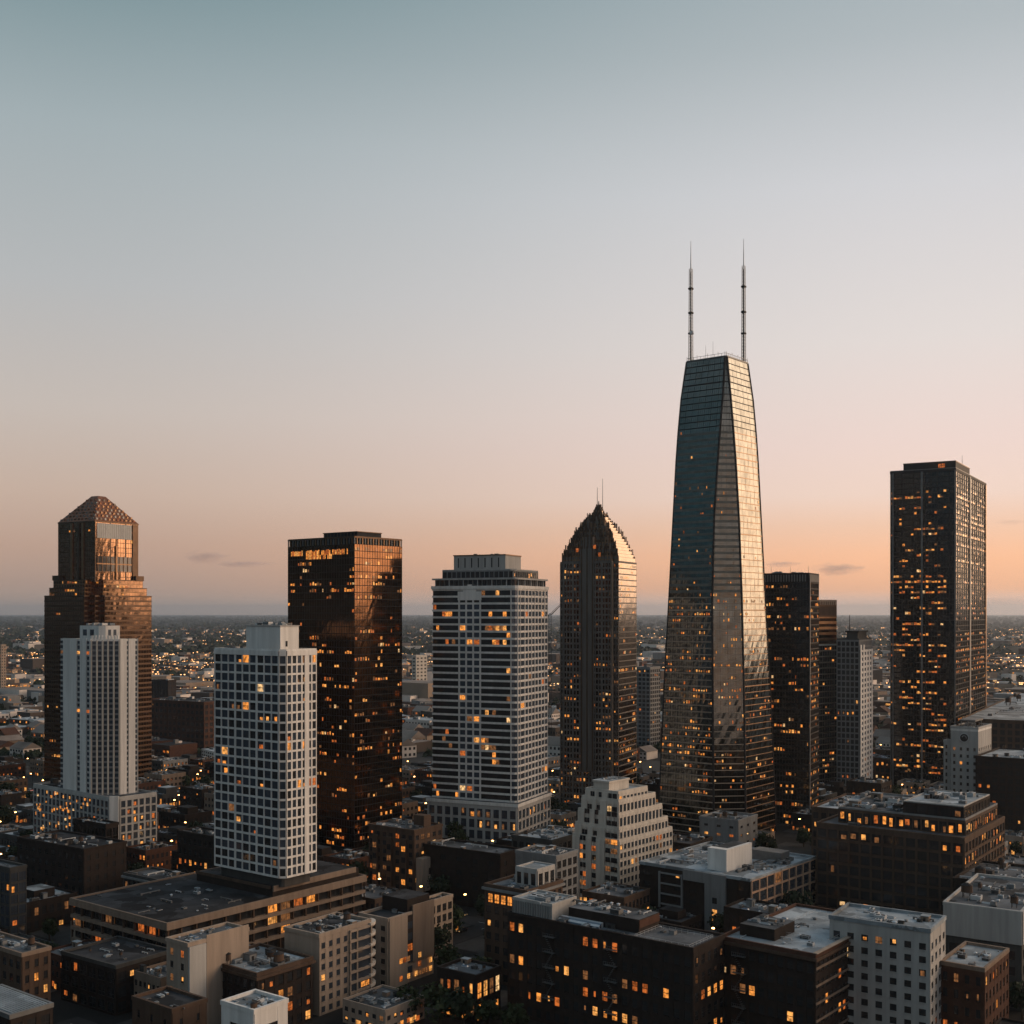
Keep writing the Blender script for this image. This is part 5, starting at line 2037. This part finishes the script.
FB = [(min(x for x, y in p), min(y for x, y in p), max(x for x, y in p), max(y for x, y in p), p) for p in FOOT]


def free(poly):
    x0, y0, x1, y1 = min(p[0] for p in poly), min(p[1] for p in poly), max(p[0] for p in poly), max(p[1] for p in poly)
    for a0, b0, a1, b1, p in FB:
        if a0 > x1 or a1 < x0 or b0 > y1 or b1 < y0:
            continue
        if sat(poly, p):
            return False
    return True


TH = radians(37)
EX, EY = (cos(TH), -sin(TH)), (sin(TH), cos(TH))


def to_world(u, v):
    return (u * EX[0] + v * EY[0], u * EX[1] + v * EY[1])


def wrect(cx, cy_, a, b, th=TH):
    ex, ey = (cos(th), -sin(th)), (sin(th), cos(th))
    return [(cx + sx * a * ex[0] + sy * b * ey[0], cy_ + sx * a * ex[1] + sy * b * ey[1]) for sx, sy in ((-1, -1), (1, -1), (1, 1), (-1, 1))]


# ---- low buildings: prototypes with wall, roof, parapet, windows, roof plant
PROTO = []


def proto(i, a, b, h, wall, deck, label, prob, limit=100):
    B = Bld('low_building', label, 'building', (0, 600, 0), TH, 'low blocks filling the streets between the towers')
    P = rect(a, b)
    B.punched(P, 0, h, 3.7, 3.6, wall, pier=1.6, span=1.7, proud=.2, glassm='glass_dark', prob=prob, cluster=.4, style=1)
    B.roofdeck(P, h, deck, wall, .8)
    B.clutter(-a * .8, -b * .8, a * .8, b * .8, h, 7, .9, 2.8)
    for e in (0, 1):
        L = 2 * (a, b)[e]
        for k in range(int(L / 3)):
            if B.rng.random() < .6:
                B.pane(P[e], P[(e + 1) % 4], k * 3 + .4, k * 3 + B.rng.uniform(1.4, 2.7), .3, B.rng.uniform(1.6, 2.4), B.rng.choice(['lit_orange', 'lit_deep', 'lit_amber', 'lit_dim']), o=.24, style=0, name='shop_window')
    if i % 3 == 0:
        q = rect(a * .4, b * .4, ax=a * .2)
        B.part('roof_house').prism(q, h, h + 3, wall, top=deck)
    return B.finish(limit), a, b, h


specs = [(13, 10, 8, 'brick_dark', 'roof_dark'), (10, 12, 11, 'brick_red', 'roof_grey'), (12, 12, 13, 'stone_brown', 'roof_grey'), (14, 9, 7, 'concrete_dark', 'roof_dark'),
         (11, 11, 10, 'stone_tan', 'roof_grey'), (9, 13, 12, 'concrete_grey', 'roof_pale'), (13, 12, 9, 'brick_dark', 'roof_pale'), (12, 10, 14, 'brick_dark', 'roof_grey'),
         (10, 10, 7, 'stone_beige', 'roof_grey'), (14, 13, 6, 'concrete_dark', 'roof_pale')]
WN = {'brick_dark': 'blackish brick', 'brick_red': 'reddish brick', 'stone_brown': 'brown stone', 'concrete_dark': 'dark concrete', 'stone_tan': 'tan stone', 'concrete_grey': 'mid grey', 'stone_beige': 'beige'}
RN = {'roof_dark': 'black', 'roof_grey': 'dull grey', 'roof_pale': 'pale'}
PROTO_FAR = []
for far_set in (False, True):
  for i, (a, b, h, wl, dk) in enumerate(specs):
    (PROTO_FAR if far_set else PROTO).append(proto(i, a, b, h, wl, dk, 'low %s block, %s roofed, %d storeys, in the streets between the towers' % (WN[wl], RN[dk], max(2, round(h / 3.7))), .36, 0 if far_set else 100))

# ---- trees: several crowns of leaf clumps, copied
TREES = []


def tree_proto(i, hgt, rad, leaf):
    rg = random.Random(100 + i)
    r = tag(empty('street_tree', (0, 600, 0)), 'dark leafy street tree among the buildings', 'tree', 'street trees among the buildings')
    t = MB()
    t.tube((0, 0, 0), (.1, 0, hgt * .42), .28, .16, 'bark', 6)
    for k in range(5):
        an = k * 1.25 + rg.random()
        t.tube((.05, 0, hgt * (.28 + .03 * k)), (cos(an) * rad * .6, sin(an) * rad * .6, hgt * (.55 + .05 * k)), .12, .04, 'bark', 5)
    t.build('trunk', r)
    c = MB()
    lobes = [(rg.uniform(-.5, .5) * rad, rg.uniform(-.5, .5) * rad, hgt * rg.uniform(.45, .82), rad * rg.uniform(.4, .65)) for _ in range(8)]
    for lx, ly, lz, lr in lobes:
        for _ in range(70):
            d = Vector((rg.gauss(0, 1), rg.gauss(0, 1), rg.gauss(0, .9))).normalized() * lr * rg.uniform(.55, 1.1)
            p = Vector((lx, ly, lz)) + d
            n = (d.normalized() + Vector((rg.gauss(0, .5), rg.gauss(0, .5), rg.gauss(0, .5)))).normalized()
            u = n.orthogonal().normalized()
            w = n.cross(u)
            sz = rg.uniform(.25, .6)
            an = rg.random() * 6
            uu = (u * cos(an) + w * sin(an)) * sz
            ww = (w * cos(an) - u * sin(an)) * sz * .7
            c.quad(p - uu - ww, p + uu - ww, p + uu + ww, p - uu + ww, leaf)
    c.build('crown', r)
    return r


for i, (hh, rr, lf) in enumerate([(10, 4.6, 'leaves'), (8, 4.0, 'leaves_deep'), (12, 5.4, 'leaves_deep'), (7, 3.4, 'leaves')]):
    TREES.append(tree_proto(i, hh, rr, lf))
used_tree = set()
ntree = 0


def put_tree(x, y, sc):
    global ntree
    if ntree >= 295:
        return False
    k = R.randrange(len(TREES))
    o = TREES[k]
    if k in used_tree:
        o = copy_tree(o)
    used_tree.add(k)
    o.location = (x, y, 0)
    o.rotation_euler = (0, 0, R.random() * 6.28)
    o.scale = (sc, sc, sc * R.uniform(.85, 1.15))
    ntree += 1
    return True


# street lamp prototype
lamp = tag(empty('street_lamp', (0, 600, 0)), 'street lamp with an orange glowing head', 'street lamp', 'street lamps along the roads')
lm = MB()
lm.tube((0, 0, 0), (0, 0, 7.4), .11, .07, 'metal_dark', 6)
lm.tube((0, 0, 7.4), (1.5, 0, 7.9), .06, .05, 'metal_dark', 5)
lm.build('pole', lamp)
hd = MB()
hd.hexa([(1.2, -.28, 7.66), (2.1, -.28, 7.66), (2.1, .28, 7.66), (1.2, .28, 7.66), (1.3, -.2, 8.02), (2.0, -.2, 8.02), (2.0, .2, 8.02), (1.3, .2, 8.02)], 'lit_lamp')
hd.build('lamp_head', lamp)
MATS['lit_lamp'].cycles.emission_sampling = 'AUTO'
nlamp = 0


def put_lamp(x, y, rz):
    global nlamp
    o = lamp if nlamp == 0 else copy_tree(lamp)
    o.location = (x, y, 0)
    o.rotation_euler = (0, 0, rz)
    nlamp += 1


def in_view(x, y, m=.50, pad=70):
    return abs(x) < m * y + pad


# ---- blocks between the streets
PITCH, ROAD = 74.0, 13.0
road, paint, pav = MB(), MB(), MB()
used_p = set()
count = 0
cells = []
for iu in range(-30, 31):
    for iv in range(-6, 36):
        u0, v0 = iu * PITCH, iv * PITCH
        cx, cy_ = to_world(u0, v0)
        if 250 < cy_ < 900 and in_view(cx, cy_):
            cells.append((cy_, iu, iv, u0, v0))
cells.sort()
for _, iu, iv, u0, v0 in cells:
    half = (PITCH - ROAD) / 2
    # road strips beside the block, cut where a named building stands
    n = 7
    for k in range(n):
        for ax in (0, 1):
            c0 = -PITCH / 2 + PITCH * k / n
            c1 = c0 + PITCH / n
            if ax == 0:
                cu, cv, hu, hv = u0 - PITCH / 2, v0 + (c0 + c1) / 2, ROAD / 2 - 2, PITCH / n / 2
            else:
                cu, cv, hu, hv = u0 + (c0 + c1) / 2, v0 - PITCH / 2, PITCH / n / 2, ROAD / 2 - 2
                if k == 0:
                    cu, hu = cu + (ROAD / 2 - 2) / 2, hu - (ROAD / 2 - 2) / 2
            wx, wy = to_world(cu, cv)
            q = wrect(wx, wy, hu, hv)
            if free(q):
                road.poly([(x, y, .004 if ax == 0 else .008) for x, y in q], 'road_asphalt')
                if k % 2 == 0:
                    dd = wrect(wx, wy, *((.09, 1.6) if ax == 0 else (1.6, .09)))
                    paint.poly([(x, y, .014) for x, y in dd], 'road_paint')
                if k in (1, 3, 5) and R.random() < .9:
                    off = (hu + .7, 0) if ax == 0 else (0, hv + .7)
                    lx, ly = to_world(cu + off[0], cv + off[1])
                    if wy > 330 and free(wrect(lx, ly, .5, .5)):
                        put_lamp(lx, ly, -TH + (pi if ax == 0 else -pi / 2))
    # pavement slab of the block (kerb 0.12 m)
    bx, by = to_world(u0, v0)
    pm = []
    m = 5
    for i in range(m):
        for j in range(m):
            du = (2 * half + 2.0) / m
            q = wrect(*to_world(u0 - half - 1 + du * (i + .5), v0 - half - 1 + du * (j + .5)), du / 2, du / 2)
            if free(q):
                pav.prism(q, 0, .12, 'paving')
    # lots
    for li in (0, 1, 2):
        for lj in (0, 1):
            cu, cv = u0 + (li - 1) * half * .67, v0 + (lj - .5) * half
            wx, wy = to_world(cu, cv)
            if wy < 290:
                continue
            k = R.randrange(len(PROTO))
            far_lot = wy > 560
            o, a, b, h = (PROTO_FAR if far_lot else PROTO)[k]
            k = k + 100 * far_lot
            sc = R.uniform(.66, .84)
            hs = R.uniform(.75, 1.15)
            top_row = Y0 + F * (H - h * hs) / max(10, wy - 14)
            placed = False
            if R.random() < .88 and count < 298:
                for t in range(3):
                    s2 = sc * (1, .8, .62)[t]
                    if free(wrect(wx, wy, a * s2 + .8, b * s2 + .8)):
                        if k in used_p:
                            o = copy_tree(o)
                        used_p.add(k)
                        o.location = (wx, wy, .12)
                        o.rotation_euler = (0, 0, -TH)
                        o.scale = (s2, s2, hs)
                        placed = True
                        count += 1
                        break
            for _ in range(1 if placed else 4):
                if R.random() < .7:
                    tx, ty = to_world(cu + R.uniform(-.5, .5) * half, cv + R.uniform(-.5, .5) * half) if not placed else to_world(cu + R.choice((-1, 1)) * half * .52, cv + R.uniform(-.4, .4) * half)
                    if free(wrect(tx, ty, 3, 3)) and ty > 300:
                        put_tree(tx, ty, R.uniform(.8, 1.25))
open("/tmp/cnt.txt","a").write(repr((count,nlamp,ntree))+"\n") if False else None  # print('low buildings', count, 'lamps', nlamp, 'trees', ntree)
tag(road.build('road'), kind='structure')
tag(paint.build('road_markings'), kind='structure')
tag(pav.build('pavement'), kind='structure')

# trees where the photograph shows dark groves
for x0, y0, x1, y1, n in ((405, 765, 432, 790, 12), (165, 770, 205, 800, 14), (430, 960, 480, 985, 9), (376, 1000, 430, 1018, 9), (640, 842, 700, 868, 12), (770, 842, 815, 862, 8), (160, 815, 180, 830, 5)):
    for _ in range(n):
        py = R.uniform(y0, y1)
        Y = ground_y(py)
        X = (R.uniform(x0, x1) - 512) / F * Y
        if free(wrect(X, Y, 2, 2)):
            put_tree(X, Y, R.uniform(1.0, 1.5))

# ---- cars on the streets
def car_proto(paintm, i):
    r = tag(empty('parked_car', (0, 600, 0)), {'car_paint_dark': 'dark parked car at the kerb', 'car_paint_pale': 'pale parked car at the kerb', 'car_paint_red': 'red parked car at the kerb'}[paintm], 'car', 'cars parked along the kerbs')
    m = MB()
    m.hexa([(-2.1, -.85, .3), (2.1, -.85, .3), (2.1, .85, .3), (-2.1, .85, .3), (-2.0, -.82, .85), (2.05, -.82, .8), (2.05, .82, .8), (-2.0, .82, .85)], paintm)
    m.hexa([(-1.25, -.68, 1.36), (.6, -.68, 1.36), (.6, .68, 1.36), (-1.25, .68, 1.36), (-1.1, -.62, 1.43), (.5, -.62, 1.43), (.5, .62, 1.43), (-1.1, .62, 1.43)], paintm)
    m.build('body', r)
    c = MB()
    c.hexa([(-1.7, -.78, .85), (1.1, -.78, .85), (1.1, .78, .85), (-1.7, .78, .85), (-1.25, -.66, 1.355), (.6, -.66, 1.355), (.6, .66, 1.355), (-1.25, .66, 1.355)], 'glass_dark')
    c.build('cabin_glass', r)
    for x in (-1.3, 1.3):
        for y in (-.86, .68):
            w = MB()
            w.tube((x, y, .32), (x, y + .18, .32), .32, .32, 'rubber', 10)
            w.build('wheel', r)
    for y in (-.6, .6):
        w = MB()
        w.box(2.04, y - .18, .58, 2.14, y + .18, .76, 'lit_cream')
        w.build('headlight', r)
    for y in (-.6, .6):
        w = MB()
        w.box(-2.12, y - .16, .62, -2.06, y + .16, .76, 'lit_red')
        w.build('tail_light', r)
    return r


cars = [car_proto(c, i) for i, c in enumerate(('car_paint_dark', 'car_paint_pale', 'car_paint_red'))]
uc = set()
ncar = 0
for _, iu, iv, u0, v0 in cells:
    for t in range(3):
        if ncar >= 180:
            break
        ax = R.random() < .5
        o1 = R.uniform(-.35, .35) * PITCH
        cu, cv = (u0 - PITCH / 2 + R.choice((-1, 1)) * 3.2, v0 + o1) if ax else (u0 + o1, v0 - PITCH / 2 + R.choice((-1, 1)) * 3.2)
        x, y = to_world(cu, cv)
        if y > 320 and free(wrect(x, y, 3, 3)):
            k = R.choice((0, 0, 1, 1, 2))
            o = cars[k]
            if k in uc:
                o = copy_tree(o)
            uc.add(k)
            o.location = (x, y, .01)
            o.rotation_euler = (0, 0, -TH + (pi / 2 if ax else 0) + (pi if R.random() < .5 else 0))
            ncar += 1


# ---- houses and sheds beyond the towers: the nearest 300 as things, the rest as one mass
def house_mesh(i, wall, roof, a, b, h, gable, litn):
    rg = random.Random(i)
    m = MB()
    m.prism(rect(a, b), 0, h, wall, top=roof)
    if gable:
        m.hexa([(-a - .4, -b - .4, h), (a + .4, -b - .4, h), (a + .4, b + .4, h), (-a - .4, b + .4, h), (-a - .4, -.1, h + b * .6), (a + .4, -.1, h + b * .6), (a + .4, .1, h + b * .6), (-a - .4, .1, h + b * .6)], roof)
    else:
        for k in range(3):
            x, y = rg.uniform(-a, a) * .6, rg.uniform(-b, b) * .6
            m.box(x - 1.5, y - 1, h, x + 1.5, y + 1, h + rg.uniform(1, 2.4), rg.choice(['metal_pale', 'metal_grey', 'far_wall_pale']))
    for e, L in ((0, 2 * a), (1, 2 * b)):
        p = rect(a, b)
        n = int(L / 3.5)
        for f in range(max(1, int(h / 3.5))):
            for k in range(n):
                q = rg.random()
                mm = rg.choice(LITS) if q < litn else 'glass_dark'
                m.ebox(p[e], p[e + 1], (k + .25) * L / n, (k + .75) * L / n, f * 3.5 + 1, f * 3.5 + 2.6, .0, .1, mm, skip=(4,))
    return m.mesh('house')


HM = []
for i, (wl, rf, a, b, h, gb, ln) in enumerate([('far_wall_pale', 'far_roof', 9, 7, 7, True, .10), ('far_wall_tan', 'brick_red', 8, 8, 6, True, .15), ('far_wall_dark', 'far_roof', 14, 9, 9, False, .15),
                                               ('brick_red', 'roof_dark', 12, 10, 10, False, .2), ('far_wall_pale', 'roof_pale', 15, 10, 8, False, .08), ('stone_tan', 'far_roof', 10, 8, 7, True, .12),
                                               ('far_wall_dark', 'roof_pale', 18, 12, 7, False, .1)]):
    lbl = {0: 'pale walled gabled house', 1: 'tan house with a red gabled roof', 2: 'dark flat roofed block', 3: 'red brick flat roofed block', 4: 'pale flat roofed block', 5: 'tan house with a grey gabled roof',
           6: 'dark shed with a pale roof'}[i] + ' in the quarter beyond the towers'
    HM.append((house_mesh(i, wl, rf, a, b, h, gb, ln), max(a, b), lbl))
spots = []
rg = random.Random(5)
yy = 905.0
while yy < 1500:
    xx = -.5 * yy - 40
    while xx < .5 * yy + 40:
        x, y = xx + rg.uniform(-9, 9), yy + rg.uniform(-9, 9)
        if rg.random() < .85:
            spots.append((y, x))
        xx += 40
    yy += 36
spots.sort()
nh = 0
HFAR = []
for y, x in spots:
    k = rg.randrange(len(HM))
    me, rad, lbl = HM[k]
    th = TH + rg.choice((0, pi / 2, 0, .3))
    if not free(wrect(x, y, rad + 1, rad + 1)):
        continue
    if nh < 296:
        o = bpy.data.objects.new('house', me)
        COL.objects.link(o)
        o.location = (x, y, 0)
        o.rotation_euler = (0, 0, -th)
        o.scale = (rg.uniform(.8, 1.2), rg.uniform(.8, 1.2), rg.uniform(.7, 1.3))
        tag(o, lbl, 'house', 'houses and sheds beyond the towers')
        nh += 1
    else:
        HFAR.append((x, y))
open("/tmp/cnt.txt","a").write(repr((count,nlamp,ntree))+"\n") if False else None  # print('houses', nh)

far = MB()
trees = MB()
lights = MB()
WALLS = ['far_wall_pale'] * 3 + ['far_wall_tan'] * 2 + ['far_wall_dark'] * 3 + ['brick_red', 'concrete_grey']


def far_house(x, y, s, h):
    th = TH + rg.choice((0, 0, 0, .35, -.3, .8))
    a, b = s * rg.uniform(.7, 1.3), s * rg.uniform(.5, 1.0)
    p = wrect(x, y, a, b, th)
    far.prism(p, 0, h, rg.choice(WALLS), top=rg.choice(['far_roof', 'far_roof', 'roof_dark', 'roof_pale', 'brick_red']))
    if rg.random() < .6:
        for _ in range(rg.choice((1, 1, 2, 3))):
            e = rg.choice((0, 1))
            L = 2 * (a, b)[e]
            t = rg.uniform(.1, .7) * L
            wd = rg.choice((1.6, 1.6, 2.4, 4.5)) * (1 + y / 6000)
            z = rg.uniform(1.5, max(2, h - 2.5))
            far.ebox(p[e], p[e + 1], t, min(L, t + wd), z, z + 1.6 * (1 + y / 5000), 0, .2, rg.choice(['lit_orange', 'lit_amber', 'lit_deep', 'lit_cream', 'lit_dim', 'lit_dim']), skip=(4,))


def far_clump(x, y, r, n=7):
    for _ in range(n):
        d = Vector((rg.gauss(0, 1), rg.gauss(0, 1), abs(rg.gauss(0, .7)))).normalized()
        p = Vector((x, y, r * .2)) + Vector((d.x * r, d.y * r, d.z * r * .6))
        nn = (d + Vector((rg.gauss(0, .4), rg.gauss(0, .4), rg.gauss(0, .4)))).normalized()
        u = nn.orthogonal().normalized()
        w = nn.cross(u)
        sz = r * rg.uniform(.3, .6)
        trees.quad(p - u * sz - w * sz, p + u * sz - w * sz, p + u * sz + w * sz, p - u * sz + w * sz, 'leaves_deep')


for x, y in HFAR:
    far_house(x, y, 12, rg.uniform(5, 12))
yy = 1490.0
while yy < 9000:
    st = 27 + (yy - 1490) * .013
    xx = -.52 * yy - 60
    dens = .97 if yy < 3500 else (.9 if yy < 5500 else .7)
    while xx < .52 * yy + 60:
        x, y = xx + rg.uniform(-.4, .4) * st, yy + rg.uniform(-.4, .4) * st
        q = rg.random()
        patch = sin(x * .0031 + 1.3) + sin(y * .0023 + x * .0011) + sin(x * .0071 - y * .0043)
        if q < dens * (.85 if patch > -.6 else .4):
            big = rg.random() < .05
            if free(wrect(x, y, 14, 14)):
                far_house(x, y, (22 if big else 9) * (1 + yy / 9000), rg.uniform(12, 26) if big and yy < 5000 else rg.uniform(5, 11))
        elif rg.random() < .5:
            far_clump(x, y, rg.uniform(4, 8) * (1 + yy / 8000))
        for _ in range(5 if yy < 8000 and rg.random() < .26 else 0):
            s_ = rg.uniform(.3, .6) * (1 + yy / 2600)
            lx, ly = x + rg.uniform(-15, 15), y - 12
            lights.box(lx - s_, ly - s_ * .5, 7, lx + s_, ly + s_ * .5, 7 + s_ * 1.2, rg.choice(['lit_lamp_far', 'lit_lamp_far', 'lit_amber', 'lit_orange', 'lit_cream']))
        xx += st
    yy += st * (.9 + yy / 6000)
for _ in range(9000):       # woods towards the horizon
    y = 3000 + 22000 * rg.random() ** 1.6
    x = rg.uniform(-.55, .55) * y
    far_clump(x, y, rg.uniform(9, 14) * (1 + y / 14000), 5)
# trees among the near houses
for _ in range(1500):
    y = rg.uniform(905, 1600)
    x = rg.uniform(-.5, .5) * y
    if free(wrect(x, y, 4, 4)):
        for k in range(3):
            far_clump(x + rg.uniform(-5, 5), y + rg.uniform(-5, 5), rg.uniform(3.0, 5.5))
for k in range(22):
    ax = k % 2
    c = rg.uniform(-2600, 3800)
    for t in range(-60, 160):
        u, v = (c, t * 46.0) if ax else (t * 46.0, c + 1400)
        x, y = to_world(u, v)
        if 1000 < y < 7500 and abs(x) < .48 * y and rg.random() < .8 and free(wrect(x, y, 3, 3)):
            s_ = .32 * (1 + y / 2600)
            lights.box(x - s_, y - s_ * .5, 8, x + s_, y + s_ * .5, 8 + s_ * 1.3, 'lit_lamp_far')
# the quarter outside the frame on the sunset side, which the glass reflects
for _ in range(900):
    y = rg.uniform(-100, 1500)
    x = .52 * max(y, 0) + 120 + 1800 * rg.random()
    far_house(x, y, rg.uniform(10, 22), rg.uniform(6, 22) if rg.random() < .9 else rg.uniform(30, 75))
tag(far.build('distant_houses'), 'mass of small houses and sheds spreading to the horizon', 'houses', kind='stuff')
tag(trees.build('distant_woods'), 'dark woods and garden trees between the far houses', 'woods', kind='stuff')
tag(lights.build('distant_lamps'), 'specks of street light scattered over the far city', 'lights', kind='stuff')

# ---- clouds: small flat wisps far beyond the city


def cloud_mat():
    m = bpy.data.materials.new('cloud_vapour')
    m.use_nodes = True
    nt = m.node_tree
    nd, lk = nt.nodes, nt.links
    nd.clear()
    out = nd.new('ShaderNodeOutputMaterial')
    pv = nd.new('ShaderNodeVolumePrincipled')
    pv.inputs['Color'].default_value = (.62, .56, .60, 1)
    tc = nd.new('ShaderNodeTexCoord')
    ln = nd.new('ShaderNodeVectorMath')
    ln.operation = 'LENGTH'
    lk.new(tc.outputs['Object'], ln.inputs[0])
    nz = nd.new('ShaderNodeTexNoise')
    nz.inputs['Scale'].default_value = 2.2
    nz.inputs['Detail'].default_value = 4
    lk.new(tc.outputs['Object'], nz.inputs['Vector'])

    def M(op, a, b):
        n = nd.new('ShaderNodeMath')
        n.operation = op
        for i, v in enumerate((a, b)):
            if isinstance(v, (int, float)):
                n.inputs[i].default_value = v
            else:
                lk.new(v, n.inputs[i])
        return n.outputs[0]
    fall = M('SUBTRACT', 1.0, ln.outputs['Value'])
    d = M('MAXIMUM', M('ADD', fall, M('MULTIPLY', M('SUBTRACT', nz.outputs[0], .58), 1.9)), 0.0)
    lk.new(M('MULTIPLY', d, .0015), pv.inputs['Density'])
    lk.new(pv.outputs[0], out.inputs['Volume'])
    m.cycles.volume_step_rate = 1.0
    return m


CM = cloud_mat()
CY = 60000.0
for px, py, hw, hh, lbl in ((838, 569, 21, 5.2, 'small grey lens shaped cloud over the thin grey tower'), (781, 564, 16, 2.6, 'thin grey cloud streak right of the tallest tower'),
                            (205, 557, 20, 5.0, 'faint grey cloud left of the black box tower'), (242, 564, 26, 2.6, 'faint low cloud streak beside the black box tower'),
                            (1010, 522, 15, 2.6, 'tiny dark cloud streak right of the big dark tower'),
                            (960, 605, 130, 8.0, 'long low mauve cloud bank on the horizon at right')):
    mb = MB()
    nu, nv = 16, 8
    for j in range(nv):
        t0, t1 = -pi / 2 + pi * j / nv, -pi / 2 + pi * (j + 1) / nv
        for i in range(nu):
            a0, a1 = 2 * pi * i / nu, 2 * pi * (i + 1) / nu
            f = lambda a_, t_: (cos(a_) * cos(t_), sin(a_) * cos(t_), sin(t_))
            if j == 0:
                mb.poly([f(a0, t0), f(a1, t1), f(a0, t1)], 'roof_pale')
            elif j == nv - 1:
                mb.poly([f(a0, t0), f(a1, t0), f(a0, t1)], 'roof_pale')
            else:
                mb.poly([f(a0, t0), f(a1, t0), f(a1, t1), f(a0, t1)], 'roof_pale')
    o = mb.build('cloud')
    o.data.materials.clear()
    o.data.materials.append(CM)
    o.location = ((px - 512) / F * CY, CY, z_at(py, CY))
    o.scale = (hw / F * CY * 1.5, min(hw, 26) / F * CY * (.25 if px > 950 else .9), hh / F * CY * 1.5)
    tag(o, lbl, 'cloud')

# ---- evening haze
hm = bpy.data.materials.new('haze_air')
hm.use_nodes = True
nt = hm.node_tree
nt.nodes.clear()
out = nt.nodes.new('ShaderNodeOutputMaterial')
pv = nt.nodes.new('ShaderNodeVolumePrincipled')
pv.inputs['Color'].default_value = (.70, .80, .92, 1)
pv.inputs['Density'].default_value = 3.6e-5
pv.inputs['Anisotropy'].default_value = 0.6
nt.links.new(pv.outputs[0], out.inputs['Volume'])
MATS['haze_air'] = hm
hz = MB()
hz.box(-45500, -3500, -1, 45500, 45500, 330, 'haze_air')
tag(hz.build('haze'), 'thin evening haze over the whole city', 'haze', kind='stuff')
